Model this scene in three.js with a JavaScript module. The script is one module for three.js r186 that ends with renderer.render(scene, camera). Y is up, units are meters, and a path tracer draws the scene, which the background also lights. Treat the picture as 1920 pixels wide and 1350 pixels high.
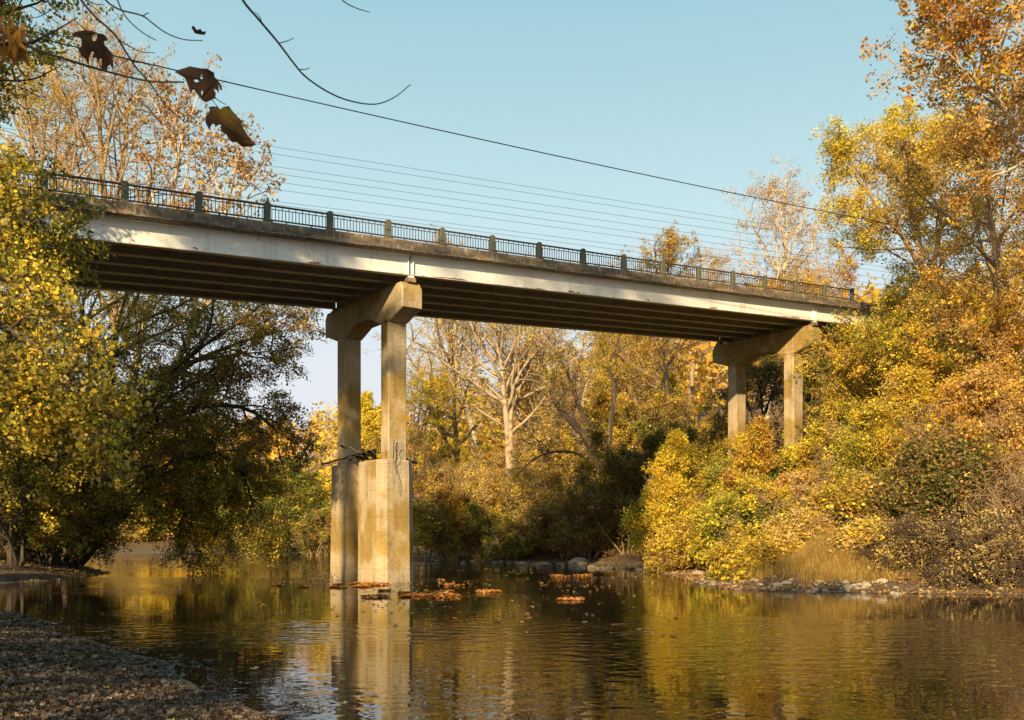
import * as THREE from 'three';
import { mergeGeometries } from 'three/addons/utils/BufferGeometryUtils.js';
import { RoundedBoxGeometry } from 'three/addons/geometries/RoundedBoxGeometry.js';

// ---------------------------------------------------------------- camera, sky, sun, exposure
const scene = new THREE.Scene();
const F = 1823, HX = 960, HY = 1010, EYE = 2.0;              // focal length, principal point and horizon of the 1920 x 1350 photograph
const camera = new THREE.PerspectiveCamera(2 * Math.atan(HY / F) * 180 / Math.PI, 1920 / (2 * HY), 0.1, 2500);
camera.setViewOffset(1920, 2 * HY, 0, 0, 1920, 1350);
camera.position.set(0, EYE, 0);
camera.lookAt(0, EYE, -10);
camera.focus = 46; camera.userData.fStop = 13;
scene.add(camera);

const renderer = new THREE.WebGLRenderer({ antialias: true });
renderer.setSize(1024, 720);
renderer.toneMapping = THREE.LinearToneMapping;
renderer.toneMappingExposure = 1.75;
renderer.shadowMap.enabled = true;

const SUN_H = [-0.30, 0.954], SUN_E = 19.0 * Math.PI / 180;
const sunDir = new THREE.Vector3(SUN_H[0] * Math.cos(SUN_E), Math.sin(SUN_E), SUN_H[1] * Math.cos(SUN_E)).normalize();
const sun = new THREE.DirectionalLight(new THREE.Color().setRGB(1, 0.73, 0.39), 5.0);
sun.position.copy(sunDir).multiplyScalar(250).add(new THREE.Vector3(0, 0, -50));
sun.target.position.set(0, 0, -50);
sun.castShadow = true; sun.shadow.radius = 1.3; sun.shadow.mapSize.set(4096, 4096);
Object.assign(sun.shadow.camera, { left: -150, right: 150, top: 120, bottom: -120, near: 1, far: 700 });
scene.add(sun, sun.target);

{ // clear evening sky: pale at the horizon, blue-green higher up, a soft glow round the sun
  const W = 256, H = 256, d = new Float32Array(W * H * 4);
  const stops = [[-90, .12, .1, .07], [-2, .3, .27, .22], [0, .82, .82, .85], [5, .82, .84, .88], [9.7, .79, .845, .895], [17.6, .60, .81, .865], [24, .45, .69, .765], [29.5, .36, .615, .715], [45, .22, .46, .62], [60, .16, .37, .54], [90, .12, .30, .47]];
  for (let r = 0; r < H; r++) {
    const el = ((r + .5) / H - .5) * 180;
    let k = 0; while (k < stops.length - 2 && el > stops[k + 1][0]) k++;
    const a = stops[k], b = stops[k + 1], t = Math.min(1, Math.max(0, (el - a[0]) / (b[0] - a[0])));
    for (let c = 0; c < W; c++) {
      const az = ((c + .5) / W - .5) * 2 * Math.PI, e = el * Math.PI / 180;
      const x = Math.cos(az) * Math.cos(e), y = Math.sin(e), z = Math.sin(az) * Math.cos(e);
      const g = Math.pow(Math.max(0, x * sunDir.x + y * sunDir.y + z * sunDir.z), 8) * (el > 0 ? 1 : 0);
      const i = (r * W + c) * 4;
      d[i] = (a[1] + (b[1] - a[1]) * t) / 1.75 + .6 * g; d[i + 1] = (a[2] + (b[2] - a[2]) * t) / 1.75 + .38 * g; d[i + 2] = (a[3] + (b[3] - a[3]) * t) / 1.75 + .12 * g; d[i + 3] = 1;
    }
  }
  const t = new THREE.DataTexture(d, W, H, THREE.RGBAFormat, THREE.FloatType);
  t.mapping = THREE.EquirectangularReflectionMapping; t.magFilter = t.minFilter = THREE.LinearFilter; t.needsUpdate = true;
  scene.background = t; scene.environment = t;
}

// ---------------------------------------------------------------- helpers
function RNG(s) { return () => { s |= 0; s = s + 0x6D2B79F5 | 0; let t = Math.imul(s ^ s >>> 15, 1 | s); t = t + Math.imul(t ^ t >>> 7, 61 | t) ^ t; return ((t ^ t >>> 14) >>> 0) / 4294967296; }; }
const V = (x, y, z) => new THREE.Vector3(x, y, z);
const clamp = (x, a, b) => Math.min(b, Math.max(a, x));
const sstep = (a, b, x) => { const t = clamp((x - a) / (b - a), 0, 1); return t * t * (3 - 2 * t); };
const hash2 = (x, y) => { let h = Math.imul(x | 0, 374761393) + Math.imul(y | 0, 668265263); h = Math.imul(h ^ h >>> 13, 1274126177); return ((h ^ h >>> 16) >>> 0) / 4294967296; };
function vnoise(x, y, per) {                                  // value noise, optionally periodic
  const xi = Math.floor(x), yi = Math.floor(y), fx = x - xi, fy = y - yi, u = fx * fx * (3 - 2 * fx), v = fy * fy * (3 - 2 * fy);
  const w = per ? (a) => ((a % per) + per) % per : (a) => a;
  const a = hash2(w(xi), w(yi)), b = hash2(w(xi + 1), w(yi)), c = hash2(w(xi), w(yi + 1)), d = hash2(w(xi + 1), w(yi + 1));
  return a + (b - a) * u + (c - a) * v + (a - b - c + d) * u * v;
}
const fbm = (x, y, o = 4, per) => { let s = 0, a = .5, n = 0; for (let i = 0; i < o; i++) { s += a * vnoise(x, y, per); n += a; x *= 2; y *= 2; a *= .5; if (per) per *= 2; } return s / n; };
const at = (px, py, Z) => V((px - HX) / F * Z, EYE - (py - HY) / F * Z, -Z);   // a point of the place seen at that pixel, Z metres in front
const X = (px, Z) => (px - HX) / F * Z;
const lin = (r, g, b) => new THREE.Color().setRGB(r, g, b);
const taken = {};
function named(n) { if (taken[n] === undefined) { taken[n] = 0; return n; } taken[n]++; return n + '_' + String(taken[n]).padStart(3, '0'); }
function tag(o, label, category, group, kind) { if (label) o.userData.label = label; if (category) o.userData.category = category; if (group) o.userData.group = group; if (kind) o.userData.kind = kind; return o; }
function thing(name, label, category, group, pos = [0, 0, 0]) { const o = new THREE.Group(); o.name = named(name); o.position.set(...pos); scene.add(o); return tag(o, label, category, group); }
function part(name, geo, mat, parent) { const m = new THREE.Mesh(geo, mat); m.name = name; m.castShadow = m.receiveShadow = true; parent.add(m); return m; }
function colorTex(w, h, fn, data = false) {
  const d = new Uint8Array(w * h * 4), c = [0, 0, 0];
  for (let y = 0; y < h; y++) for (let x = 0; x < w; x++) { fn(x, y, c); const i = (y * w + x) * 4; d[i] = clamp(c[0], 0, 1) * 255; d[i + 1] = clamp(c[1], 0, 1) * 255; d[i + 2] = clamp(c[2], 0, 1) * 255; d[i + 3] = 255; }
  const t = new THREE.DataTexture(d, w, h); t.wrapS = t.wrapT = THREE.RepeatWrapping; t.magFilter = THREE.LinearFilter; t.minFilter = THREE.LinearMipmapLinearFilter; t.generateMipmaps = true;
  if (!data) t.colorSpace = THREE.SRGBColorSpace; t.needsUpdate = true; return t;
}
function boxUV(g, s = 1) {                                    // uv in metres by the face's main direction
  g = g.index ? g.toNonIndexed() : g; g.computeVertexNormals();
  const p = g.attributes.position, n = g.attributes.normal, uv = new Float32Array(p.count * 2);
  for (let i = 0; i < p.count; i++) {
    const ax = Math.abs(n.getX(i)), ay = Math.abs(n.getY(i)), az = Math.abs(n.getZ(i));
    if (ay > ax && ay > az) { uv[i * 2] = p.getX(i) * s; uv[i * 2 + 1] = p.getZ(i) * s; }
    else if (ax > az) { uv[i * 2] = p.getZ(i) * s + 3.7; uv[i * 2 + 1] = p.getY(i) * s; }
    else { uv[i * 2] = p.getX(i) * s; uv[i * 2 + 1] = p.getY(i) * s; }
  }
  g.setAttribute('uv', new THREE.BufferAttribute(uv, 2)); return g;
}
const box = (w, h, d, x = 0, y = 0, z = 0) => new THREE.BoxGeometry(w, h, d).translate(x, y, z);

class Tubes {                                                 // many tapered tubes collected into one geometry
  constructor() { this.p = []; this.n = []; this.u = []; this.i = []; }
  add(pts, r0, r1, sides) {
    const P = this.p, N = this.n, base = P.length / 3, m = pts.length; let ref = V(.31, .2, .93), len = 0;
    for (let k = 0; k < m; k++) {
      const d = pts[Math.min(m - 1, k + 1)].clone().sub(pts[Math.max(0, k - 1)]).normalize();
      const a = ref.clone().sub(d.clone().multiplyScalar(ref.dot(d))); if (a.lengthSq() < 1e-4) a.set(1, 0, 0); a.normalize(); ref = a;
      const b = d.clone().cross(a), r = typeof r0 === 'function' ? r0(k / (m - 1)) : r0 + (r1 - r0) * k / (m - 1);
      if (k) len += pts[k].distanceTo(pts[k - 1]);
      for (let s = 0; s <= sides; s++) {
        const t = s / sides * 2 * Math.PI, c = Math.cos(t), q = Math.sin(t);
        const nx = a.x * c + b.x * q, ny = a.y * c + b.y * q, nz = a.z * c + b.z * q;
        P.push(pts[k].x + nx * r, pts[k].y + ny * r, pts[k].z + nz * r); N.push(nx, ny, nz); this.u.push(s / sides, len * .5);
      }
    }
    const w = sides + 1;
    for (let k = 0; k < m - 1; k++) for (let s = 0; s < sides; s++) { const o = base + k * w + s; this.i.push(o, o + 1, o + w, o + 1, o + w + 1, o + w); }
    return this;
  }
  get empty() { return !this.p.length; }
  build() {
    const g = new THREE.BufferGeometry();
    g.setAttribute('position', new THREE.BufferAttribute(new Float32Array(this.p), 3)); g.setAttribute('normal', new THREE.BufferAttribute(new Float32Array(this.n), 3));
    g.setAttribute('uv', new THREE.BufferAttribute(new Float32Array(this.u), 2)); g.setIndex(new THREE.BufferAttribute(new Uint32Array(this.i), 1)); return g;
  }
}

// ---------------------------------------------------------------- materials
const M = {};
{
  const sRGB = (c) => c <= .0031308 ? c * 12.92 : 1.055 * Math.pow(c, 1 / 2.4) - .055;
  const put = (c, r, g, b) => { c[0] = sRGB(r); c[1] = sRGB(g); c[2] = sRGB(b); };
  const concrete = colorTex(512, 512, (x, y, c) => {          // 6 m tile: weathered board-marked concrete with algae patches
    const u = x / 512, v = y / 512, st = fbm(u * 48, v * 4, 3, 4 * 12), big = fbm(u * 5, v * 5, 4, 5), fine = fbm(u * 90, v * 90, 2, 90), alg = sstep(.5, .68, fbm(u * 4 + 9, v * 3 + 4, 4, 4));
    let k = .72 + .35 * (big - .5) + .34 * (st - .5) + .3 * (fine - .5);
    const jt = Math.abs(((v * 5) % 1) - .5) < .012 ? .82 : 1; k *= jt;
    put(c, .56 * k * (1 - .30 * alg), .455 * k * (1 - .40 * alg), .30 * k * (1 - .72 * alg));
  });
  concrete.repeat.set(1 / 6, 1 / 6);
  const concreteBump = colorTex(512, 512, (x, y, c) => { const u = x / 512, v = y / 512; c[0] = c[1] = c[2] = .5 + .6 * (fbm(u * 60, v * 60, 3, 60) - .5) + .3 * (fbm(u * 6, v * 6, 3, 6) - .5); }, true);
  concreteBump.repeat.set(1 / 6, 1 / 6);
  M.concrete = new THREE.MeshStandardMaterial({ map: concrete, bumpMap: concreteBump, bumpScale: .02, roughness: .93 });
  const curb = colorTex(1024, 128, (x, y, c) => {             // 8 m x 1 m: dark weathered parapet with runs of lime
    const u = x / 1024, v = y / 128, run = sstep(.56, .8, fbm(u * 130, v * 3, 3, 130)), big = fbm(u * 12, v * 3, 4, 12), fine = fbm(u * 200, v * 30, 2, 200), och = sstep(.6, .74, fbm(u * 7 + 3, v * 2, 3, 7));
    const k = .62 + .9 * (big - .5) + .5 * (fine - .5);
    put(c, (.20 + .20 * run + .16 * och) * k, (.165 + .18 * run + .085 * och) * k, (.125 + .145 * run + .01 * och) * k);
  });
  curb.repeat.set(1 / 8, 1);
  M.curb = new THREE.MeshStandardMaterial({ map: curb, bumpMap: concreteBump, bumpScale: .02, roughness: .95 });
  const paint = colorTex(2048, 128, (x, y, c) => {            // 24 m x 0.95 m: pale paint, rust breaking out along the lower edge
    const u = x / 2048, v = y / 128, dirt = fbm(u * 22, v * 2, 4, 22), stain = sstep(.62, .85, fbm(u * 300, v * 2.5, 2, 300)) * sstep(.5, .75, fbm(u * 14, 0, 2, 14)), lowEdge = fbm(u * 60 + 5, v * 6, 3, 60);
    const speck = sstep(.80, .84, fbm(u * 340, v * 14, 2, 340));
    const patch = fbm(u * 26 + 11, v * 1.5, 3, 26), rust = sstep(.0, .05, patch - .56 - v * 1.2) + sstep(.62, .66, lowEdge - v * 1.3) + .5 * speck;
    const k = .92 + .22 * (dirt - .5), q = clamp(rust, 0, 1), w = .4 * stain + .22 * sstep(.42, .7, lowEdge - v * .9);
    let r = .80 * k, g = .83 * k, b = .82 * k; r *= 1 - .25 * w; g *= 1 - .48 * w; b *= 1 - .72 * w;
    const rk = .5 + fbm(u * 400, v * 20, 2, 400);
    put(c, r + (.16 * rk - r) * q, g + (.065 * rk - g) * q, b + (.03 * rk - b) * q);
  });
  paint.repeat.set(1 / 24, 1 / .95);
  M.paint = new THREE.MeshStandardMaterial({ map: paint, roughness: .55 });
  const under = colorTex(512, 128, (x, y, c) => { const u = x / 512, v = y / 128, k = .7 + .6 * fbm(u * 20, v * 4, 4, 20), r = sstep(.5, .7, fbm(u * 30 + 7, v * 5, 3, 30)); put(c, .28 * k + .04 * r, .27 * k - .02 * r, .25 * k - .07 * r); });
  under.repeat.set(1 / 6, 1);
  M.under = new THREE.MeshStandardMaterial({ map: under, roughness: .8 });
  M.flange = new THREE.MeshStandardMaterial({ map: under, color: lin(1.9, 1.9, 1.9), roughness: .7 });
  M.slab = new THREE.MeshStandardMaterial({ map: curb, roughness: .95, color: lin(1.5, 1.5, 1.5) });
  M.rail = new THREE.MeshStandardMaterial({ color: lin(.045, .04, .033), roughness: .7 });
  const postTex = colorTex(64, 64, (x, y, c) => { const k = .7 + .6 * fbm(x / 64 * 6, y / 64 * 6, 4, 6); put(c, .095 * k, .10 * k, .07 * k); });
  M.post = new THREE.MeshStandardMaterial({ map: postTex, roughness: .85 });
  const bark = (r, g, b, r2, g2, b2, th, sx, sy) => colorTex(128, 256, (x, y, c) => {
    const u = x / 128, v = y / 256, m = sstep(th, th + .12, fbm(u * sx, v * sy, 4, sx)), k = .65 + .7 * fbm(u * 24, v * 12, 3, 24);
    put(c, (r + (r2 - r) * m) * k, (g + (g2 - g) * m) * k, (b + (b2 - b) * m) * k);
  });
  const mkBark = (t) => { t.repeat.set(1, .5); return new THREE.MeshStandardMaterial({ map: t, bumpMap: t, bumpScale: .03, roughness: .95 }); };
  M.bark = mkBark(bark(.05, .037, .027, .105, .08, .058, .52, 8, 4));
  M.barkPale = mkBark(bark(.52, .44, .33, .24, .19, .13, .56, 5, 6));
  M.barkCream = mkBark(bark(.40, .32, .22, .2, .15, .1, .5, 5, 6));
  M.barkTan = mkBark(bark(.25, .18, .115, .36, .28, .19, .5, 8, 4));
  M.twig = new THREE.MeshStandardMaterial({ color: lin(.085, .06, .042), roughness: .95 });
  M.twigTan = new THREE.MeshStandardMaterial({ color: lin(.30, .21, .13), roughness: .95 });
  M.twigPale = new THREE.MeshStandardMaterial({ color: lin(.42, .33, .24), roughness: .95 });
  M.twigDark = new THREE.MeshStandardMaterial({ color: lin(.035, .025, .022), roughness: .8 });
  M.leaf = new THREE.MeshPhysicalMaterial({ vertexColors: true, roughness: 1, transmission: .38, thickness: 0, specularIntensity: .15, side: THREE.DoubleSide });
  M.litter = new THREE.MeshPhysicalMaterial({ vertexColors: true, roughness: .7, specularIntensity: .5, side: THREE.DoubleSide });
  M.wire = new THREE.MeshStandardMaterial({ color: lin(.03, .035, .04), roughness: .6 });
  const soil = colorTex(512, 512, (x, y, c) => { const u = x / 512, v = y / 512, k = .45 + .8 * fbm(u * 40, v * 40, 4, 40) + .5 * (fbm(u * 6, v * 6, 3, 6) - .5); put(c, k * .8, k * .8, k * .8); });
  M.soil = new THREE.MeshStandardMaterial({ vertexColors: true, map: soil, bumpMap: soil, bumpScale: .04, roughness: 1 });
  const stone = colorTex(128, 128, (x, y, c) => { const k = .65 + .6 * fbm(x / 128 * 8, y / 128 * 8, 4, 8); put(c, .40 * k, .33 * k, .25 * k); });
  M.stone = new THREE.MeshStandardMaterial({ map: stone, roughness: .9 });
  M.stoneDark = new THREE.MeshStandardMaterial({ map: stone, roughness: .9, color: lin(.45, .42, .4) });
}
const BARKS = { dark: [M.bark, M.twig], pale: [M.barkPale, M.twigPale], tan: [M.barkTan, M.twigTan], cream: [M.barkCream, M.twigTan] };

// ---------------------------------------------------------------- ground, river
const LEFT = [[3, 60], [1.8, 5], [.4, -3], [-1.2, -8], [-2.5, -10.7], [-5.5, -15.8], [-9.9, -21.4], [-13.5, -26.2], [-18, -27.5], [-23, -33], [-24, -42], [-22.2, -47.5], [-22.4, -52], [-23.5, -58], [-30, -66], [-40, -82], [-55, -105], [-90, -122], [-190, -130]];
const RIGHT = [[-190, -168], [-110, -155], [-69, -146], [-22, -121], [-8.5, -91], [2, -82], [10.5, -71], [9, -60], [8.8, -50], [8.2, -44.5], [8.3, -38.8], [9.8, -36.8], [14.1, -35.9], [17.8, -34], [24, -28], [29, -12], [30, 10], [30, 60]];
const POLY = [...LEFT, ...RIGHT];
function river(x, z) {                                        // signed distance to the water's edge (positive on land) and the bank it belongs to
  let best = 1e9, side = 0, inside = false;
  for (let i = 0, n = POLY.length, j = n - 1; i < n; j = i++) {
    const [ax, az] = POLY[j], [bx, bz] = POLY[i], dx = bx - ax, dz = bz - az, t = clamp(((x - ax) * dx + (z - az) * dz) / (dx * dx + dz * dz), 0, 1), d = Math.hypot(x - ax - t * dx, z - az - t * dz);
    if (d < best && !(i === 0 || i === LEFT.length)) { best = d; side = i < LEFT.length ? -1 : 1; }
    if ((az > z) !== (bz > z) && x < (bx - ax) * (z - az) / (bz - az) + ax) inside = !inside;
  }
  return { d: inside ? -best : best, side };
}
function height(x, z) {
  const r = river(x, z), w = (fbm(x * .22 + 40, z * .22 + 40, 3) - .5) * Math.min(3, .6 + Math.hypot(x, z) * .03), d = r.d + w;
  if (d < 0) return Math.max(-.8, d * .12);
  const n = fbm(x * .35 + 7, z * .35 + 3, 4) - .5;
  if (r.side < 0) { const dist = Math.hypot(x, z); return .05 * d + .1 * n * Math.min(1, d) + (dist > 30 || x < -16 ? Math.min(2.2, .22 * d) : Math.min(1, .02 * d)) + .06 * (fbm(x * 1.6, z * 1.6, 3) - .5) * Math.min(1, d); }
  const steep = sstep(-5, 14, x), top = 7 + 9 * sstep(10, 24, x);
  let h = .1 * Math.min(d, 3.2) + Math.min(top, Math.max(0, d - 3.2) * (.16 + .42 * sstep(-40, 8, x))) + .7 * n * Math.min(1, d / 4);
  const hill = 24 + 15 * sstep(-70, 40, x) - 12 * sstep(60, 160, x) + 10 * (fbm(x * .012 + 5, z * .012, 2) - .5);
  h += hill * sstep(25, 200, d) * sstep(-75, -130, z);
  return h;
}
{
  const A = [], R = []; for (let a = -180; a < -36; a += 3) A.push(a); for (let a = -36; a <= 36; a += .3) A.push(a); for (let a = 39; a <= 180; a += 3) A.push(a);
  for (let r = .6; r < 900; r *= 1.031) R.push(r);
  const p = [], c = [], u = [], idx = [], rows = A.length;
  for (const r of R) for (const a of A) {
    const t = a * Math.PI / 180, x = Math.sin(t) * r, z = -Math.cos(t) * r, y = r > 500 ? height(x * 500 / r, z * 500 / r) : height(x, z);
    p.push(x, y, z); u.push(x / 3, z / 3);
    const g = fbm(x * .3 + 3, z * .3, 3), s = fbm(x * 2.1, z * 2.1, 3), rv = river(x, z);
    const q = rv.side < 0 && rv.d < 9 ? 1 : sstep(3, 1, rv.d);
    const soil = [.13 + .10 * g, .085 + .055 * g, .04 + .02 * g], grav = [.14 + .10 * s, .108 + .075 * s, .075 + .05 * s];
    for (let k = 0; k < 3; k++) c.push(soil[k] + (grav[k] - soil[k]) * q);
  }
  for (let i = 0; i < R.length - 1; i++) for (let j = 0; j < rows - 1; j++) { const o = i * rows + j; idx.push(o, o + rows, o + 1, o + 1, o + rows, o + rows + 1); }
  const g = new THREE.BufferGeometry(); g.setAttribute('position', new THREE.Float32BufferAttribute(p, 3)); g.setAttribute('color', new THREE.Float32BufferAttribute(c, 3)); g.setAttribute('uv', new THREE.Float32BufferAttribute(u, 2)); g.setIndex(idx); g.computeVertexNormals();
  const m = part('ground', g, M.soil, scene); m.userData = { kind: 'structure', label: 'wooded river banks and hillside of brown soil and gravel', category: 'ground' };
}
{
  const N = 1024, rnd = RNG(77), waves = [], h = new Float32Array(N * N), T = 26;   // a 26 m tile of crossing ripples with calmer patches
  for (let i = 0; i < 46; i++) { const lam = .11 * Math.pow(9, rnd()), k = T / lam, a = (rnd() - .5) * 2.3 + Math.PI / 2, kx = Math.round(k * Math.cos(a)), ky = Math.round(k * Math.sin(a)); waves.push([kx, ky, rnd() * 6.28, Math.pow(lam, .9)]); }
  const S = new Float32Array(N); for (let i = 0; i < N; i++) S[i] = Math.sin(i / N * 2 * Math.PI);
  let mx = 0;
  for (let y = 0; y < N; y++) for (let x = 0; x < N; x++) { let s = 0; for (const w of waves) s += w[3] * S[((w[0] * x + w[1] * y + (w[2] * 163 | 0)) % N + N) % N]; const amp = .25 + 1.1 * sstep(.38, .68, fbm(x / N * 5, y / N * 5, 3, 5)); h[y * N + x] = s * amp; mx = Math.max(mx, Math.abs(h[y * N + x])); }
  const t = colorTex(N, N, (x, y, c) => { c[0] = c[1] = c[2] = .5 + .5 * h[y * N + x] / mx; }, true);
  t.repeat.set(1 / T, 1 / T);
  const mat = new THREE.MeshPhysicalMaterial({ color: lin(.018, .012, .006), roughness: .02, ior: 1.33, bumpMap: t, bumpScale: .015 });
  const g = new THREE.PlaneGeometry(260, 260, 1, 1).rotateX(-Math.PI / 2).translate(-70, 0, -70);
  const p = g.attributes.position, uv = g.attributes.uv; for (let i = 0; i < 4; i++) uv.setXY(i, p.getX(i), p.getZ(i));
  const m = part('river_water', g, mat, scene); m.userData = { kind: 'structure', label: 'calm brown river with small ripples mirroring the trees', category: 'river' };
}

// ---------------------------------------------------------------- bridge
const BX = -4.47, BZ = -43.3, TURN = Math.atan2(.578, .816), GR = .0583, PANEL = 2.74, SPAN = 28.3;
const shear = new THREE.Matrix4().set(1, 0, 0, 0, GR, 1, 0, 0, 0, 0, 1, 0, 0, 0, 0, 1);
{
  const b = thing('road_bridge', 'long road bridge deck of white painted steel girders with concrete parapet and dark railing', 'bridge', null, [BX, 13.73, BZ]);
  b.rotation.y = TURN;
  const spans = [[-SPAN, 0], [0, SPAN], [SPAN, SPAN + 19]];
  const sheared = (g) => boxUV(g).applyMatrix4(shear);
  for (let k = 0; k < 3; k++) {
    const [x0, x1] = spans[k], L = x1 - x0 - .06, xc = (x0 + x1) / 2;
    for (let i = 0; i < 6; i++) {
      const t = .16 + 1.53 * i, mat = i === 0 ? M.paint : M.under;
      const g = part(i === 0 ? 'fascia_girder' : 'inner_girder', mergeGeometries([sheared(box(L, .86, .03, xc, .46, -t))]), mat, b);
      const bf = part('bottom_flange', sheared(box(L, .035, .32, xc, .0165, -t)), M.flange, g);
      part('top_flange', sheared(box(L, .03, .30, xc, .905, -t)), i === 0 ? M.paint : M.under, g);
      if (i === 0) {
        const st = box(.02, .82, .11, 0, .45, -t + .071);
        for (const sx of [x0 + .12, x1 - .12]) part('bearing_stiffener', sheared(st.clone().translate(sx, 0, 0)), M.paint, g);
        for (const f of k === 2 ? [.3] : [.23, .77]) {         // bolted splice plates
          const sx = x0 + (x1 - x0) * f, sp = part('splice_plate', sheared(box(.62, .74, .014, sx, .46, -t + .023)), M.paint, g);
          const rv = []; for (let a = 0; a < 6; a++) for (let c = 0; c < 8; c++) rv.push(new THREE.SphereGeometry(.02, 6, 3, 0, 6.3, 0, 1.57).rotateX(Math.PI / 2).translate(sx - .26 + a * .104, .14 + c * .091, -t + .031));
          part('rivets', mergeGeometries(rv).applyMatrix4(shear), M.under, g).userData.kind = 'stuff';
        }
        for (let sx = x0 + 4.1; sx < x1 - 2; sx += 5.05) {      // rivet lines where cross frames join the web
          const rv = []; for (let c = 0; c < 9; c++) rv.push(new THREE.SphereGeometry(.019, 6, 3, 0, 6.3, 0, 1.57).rotateX(Math.PI / 2).translate(sx, .1 + c * .088, -t + .015));
          part('rivets', mergeGeometries(rv).applyMatrix4(shear), M.under, g).userData.kind = 'stuff';
        }
      }
    }
    for (let sx = x0 + 4.1; sx < x1 - 2; sx += 5.05) for (let i = 0; i < 5; i++) part('cross_frame', sheared(box(.10, .42, 1.49, sx, .5, -(.16 + 1.53 * (i + .5)))), M.under, b);
    part('deck_slab', sheared(box(L + .04, .19, 8.5, xc, 1.017, -3.98)), M.slab, b);
    const prof = new THREE.Shape([[-.45, .945], [-.45, 1.36], [-.41, 1.40], [-.06, 1.40], [-.02, 1.36], [-.02, 1.115], [-.265, 1.115], [-.265, .918], [-.40, .918]].map(([a, c]) => new THREE.Vector2(a, c)));
    for (const s of [1, -1]) {
      const g = new THREE.ExtrudeGeometry(prof, { depth: L + .04, bevelEnabled: false }).rotateY(-Math.PI / 2);   // shape x -> z side, extrude -> -x
      g.translate(x1 - .01, 0, 0); const q = boxUV(g);
      const pos = q.attributes.position; for (let i = 0; i < pos.count; i++) { const t = pos.getZ(i); pos.setZ(i, s > 0 ? -t : -(7.96 - t)); }
      if (s < 0) { const ix = []; for (let i = 0; i < pos.count; i += 3) ix.push(i, i + 2, i + 1); q.setIndex(ix); }
      q.computeVertexNormals(); part('parapet', q.applyMatrix4(shear), M.curb, b);
    }
  }
  // railing
  const yTop = 1.40, tR = -.26;
  const postShape = new THREE.Shape(); postShape.moveTo(-.11, 0); postShape.lineTo(.11, 0); postShape.lineTo(.11, .70); postShape.quadraticCurveTo(.11, .79, .04, .80); postShape.lineTo(-.04, .80); postShape.quadraticCurveTo(-.11, .79, -.11, .70);
  const postG = boxUV(new THREE.ExtrudeGeometry(postShape, { depth: .14, bevelEnabled: true, bevelSize: .02, bevelThickness: .02, bevelSegments: 1 }).translate(0, 0, -.07));
  const padG = boxUV(new THREE.CylinderGeometry(.24, .36, .07, 4, 1).rotateY(Math.PI / 4).scale(1, 1, .62));
  const L = PANEL - .26;
  const topG = box(L, .06, .08, 0, .70, 0).applyMatrix4(shear), midG = box(L, .028, .03, 0, .565, 0).applyMatrix4(shear), lowG = box(L, .05, .06, 0, .12, 0).applyMatrix4(shear), footG = box(.04, .1, .04, 0, .05, 0);
  const nb = 17, longG = box(.024, .55, .024, 0, .41, 0), shortG = box(.024, .43, .024, 0, .35, 0);
  for (let n = -10; n < 17; n++) {
    const x = (n - 4.48) * PANEL + PANEL * 0, put = (m, px) => { m.position.set(px, yTop + GR * px, -tR); return m; };
    const ps = put(part('railing_post', postG, M.post, b), x); ps.position.z = -tR;
    part('post_pad', padG, M.curb, ps).position.y = .035;
    if (n === 16) break;
    const xm = x + PANEL / 2, pn = put(part('railing_panel', topG, M.rail, b), xm);
    part('middle_rail', midG, M.rail, pn); part('bottom_rail', lowG, M.rail, pn);
    for (const f of [-.55, .55]) { const q = part('rail_foot', footG, M.rail, pn); q.position.set(f, GR * f, 0); }
    const far = n < -3 || n > 12, rest = [];
    for (let k = 0; k < nb; k++) {
      const f = -L / 2 + (k + .5) * L / nb;
      if (far) rest.push((k % 2 ? longG : shortG).clone().translate(f, GR * f, 0)); else part('baluster', k % 2 ? longG : shortG, M.rail, pn).position.set(f, GR * f, 0);
    }
    if (far) part('balusters', mergeGeometries(rest), M.rail, pn).userData.kind = 'stuff';
  }
}
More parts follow.
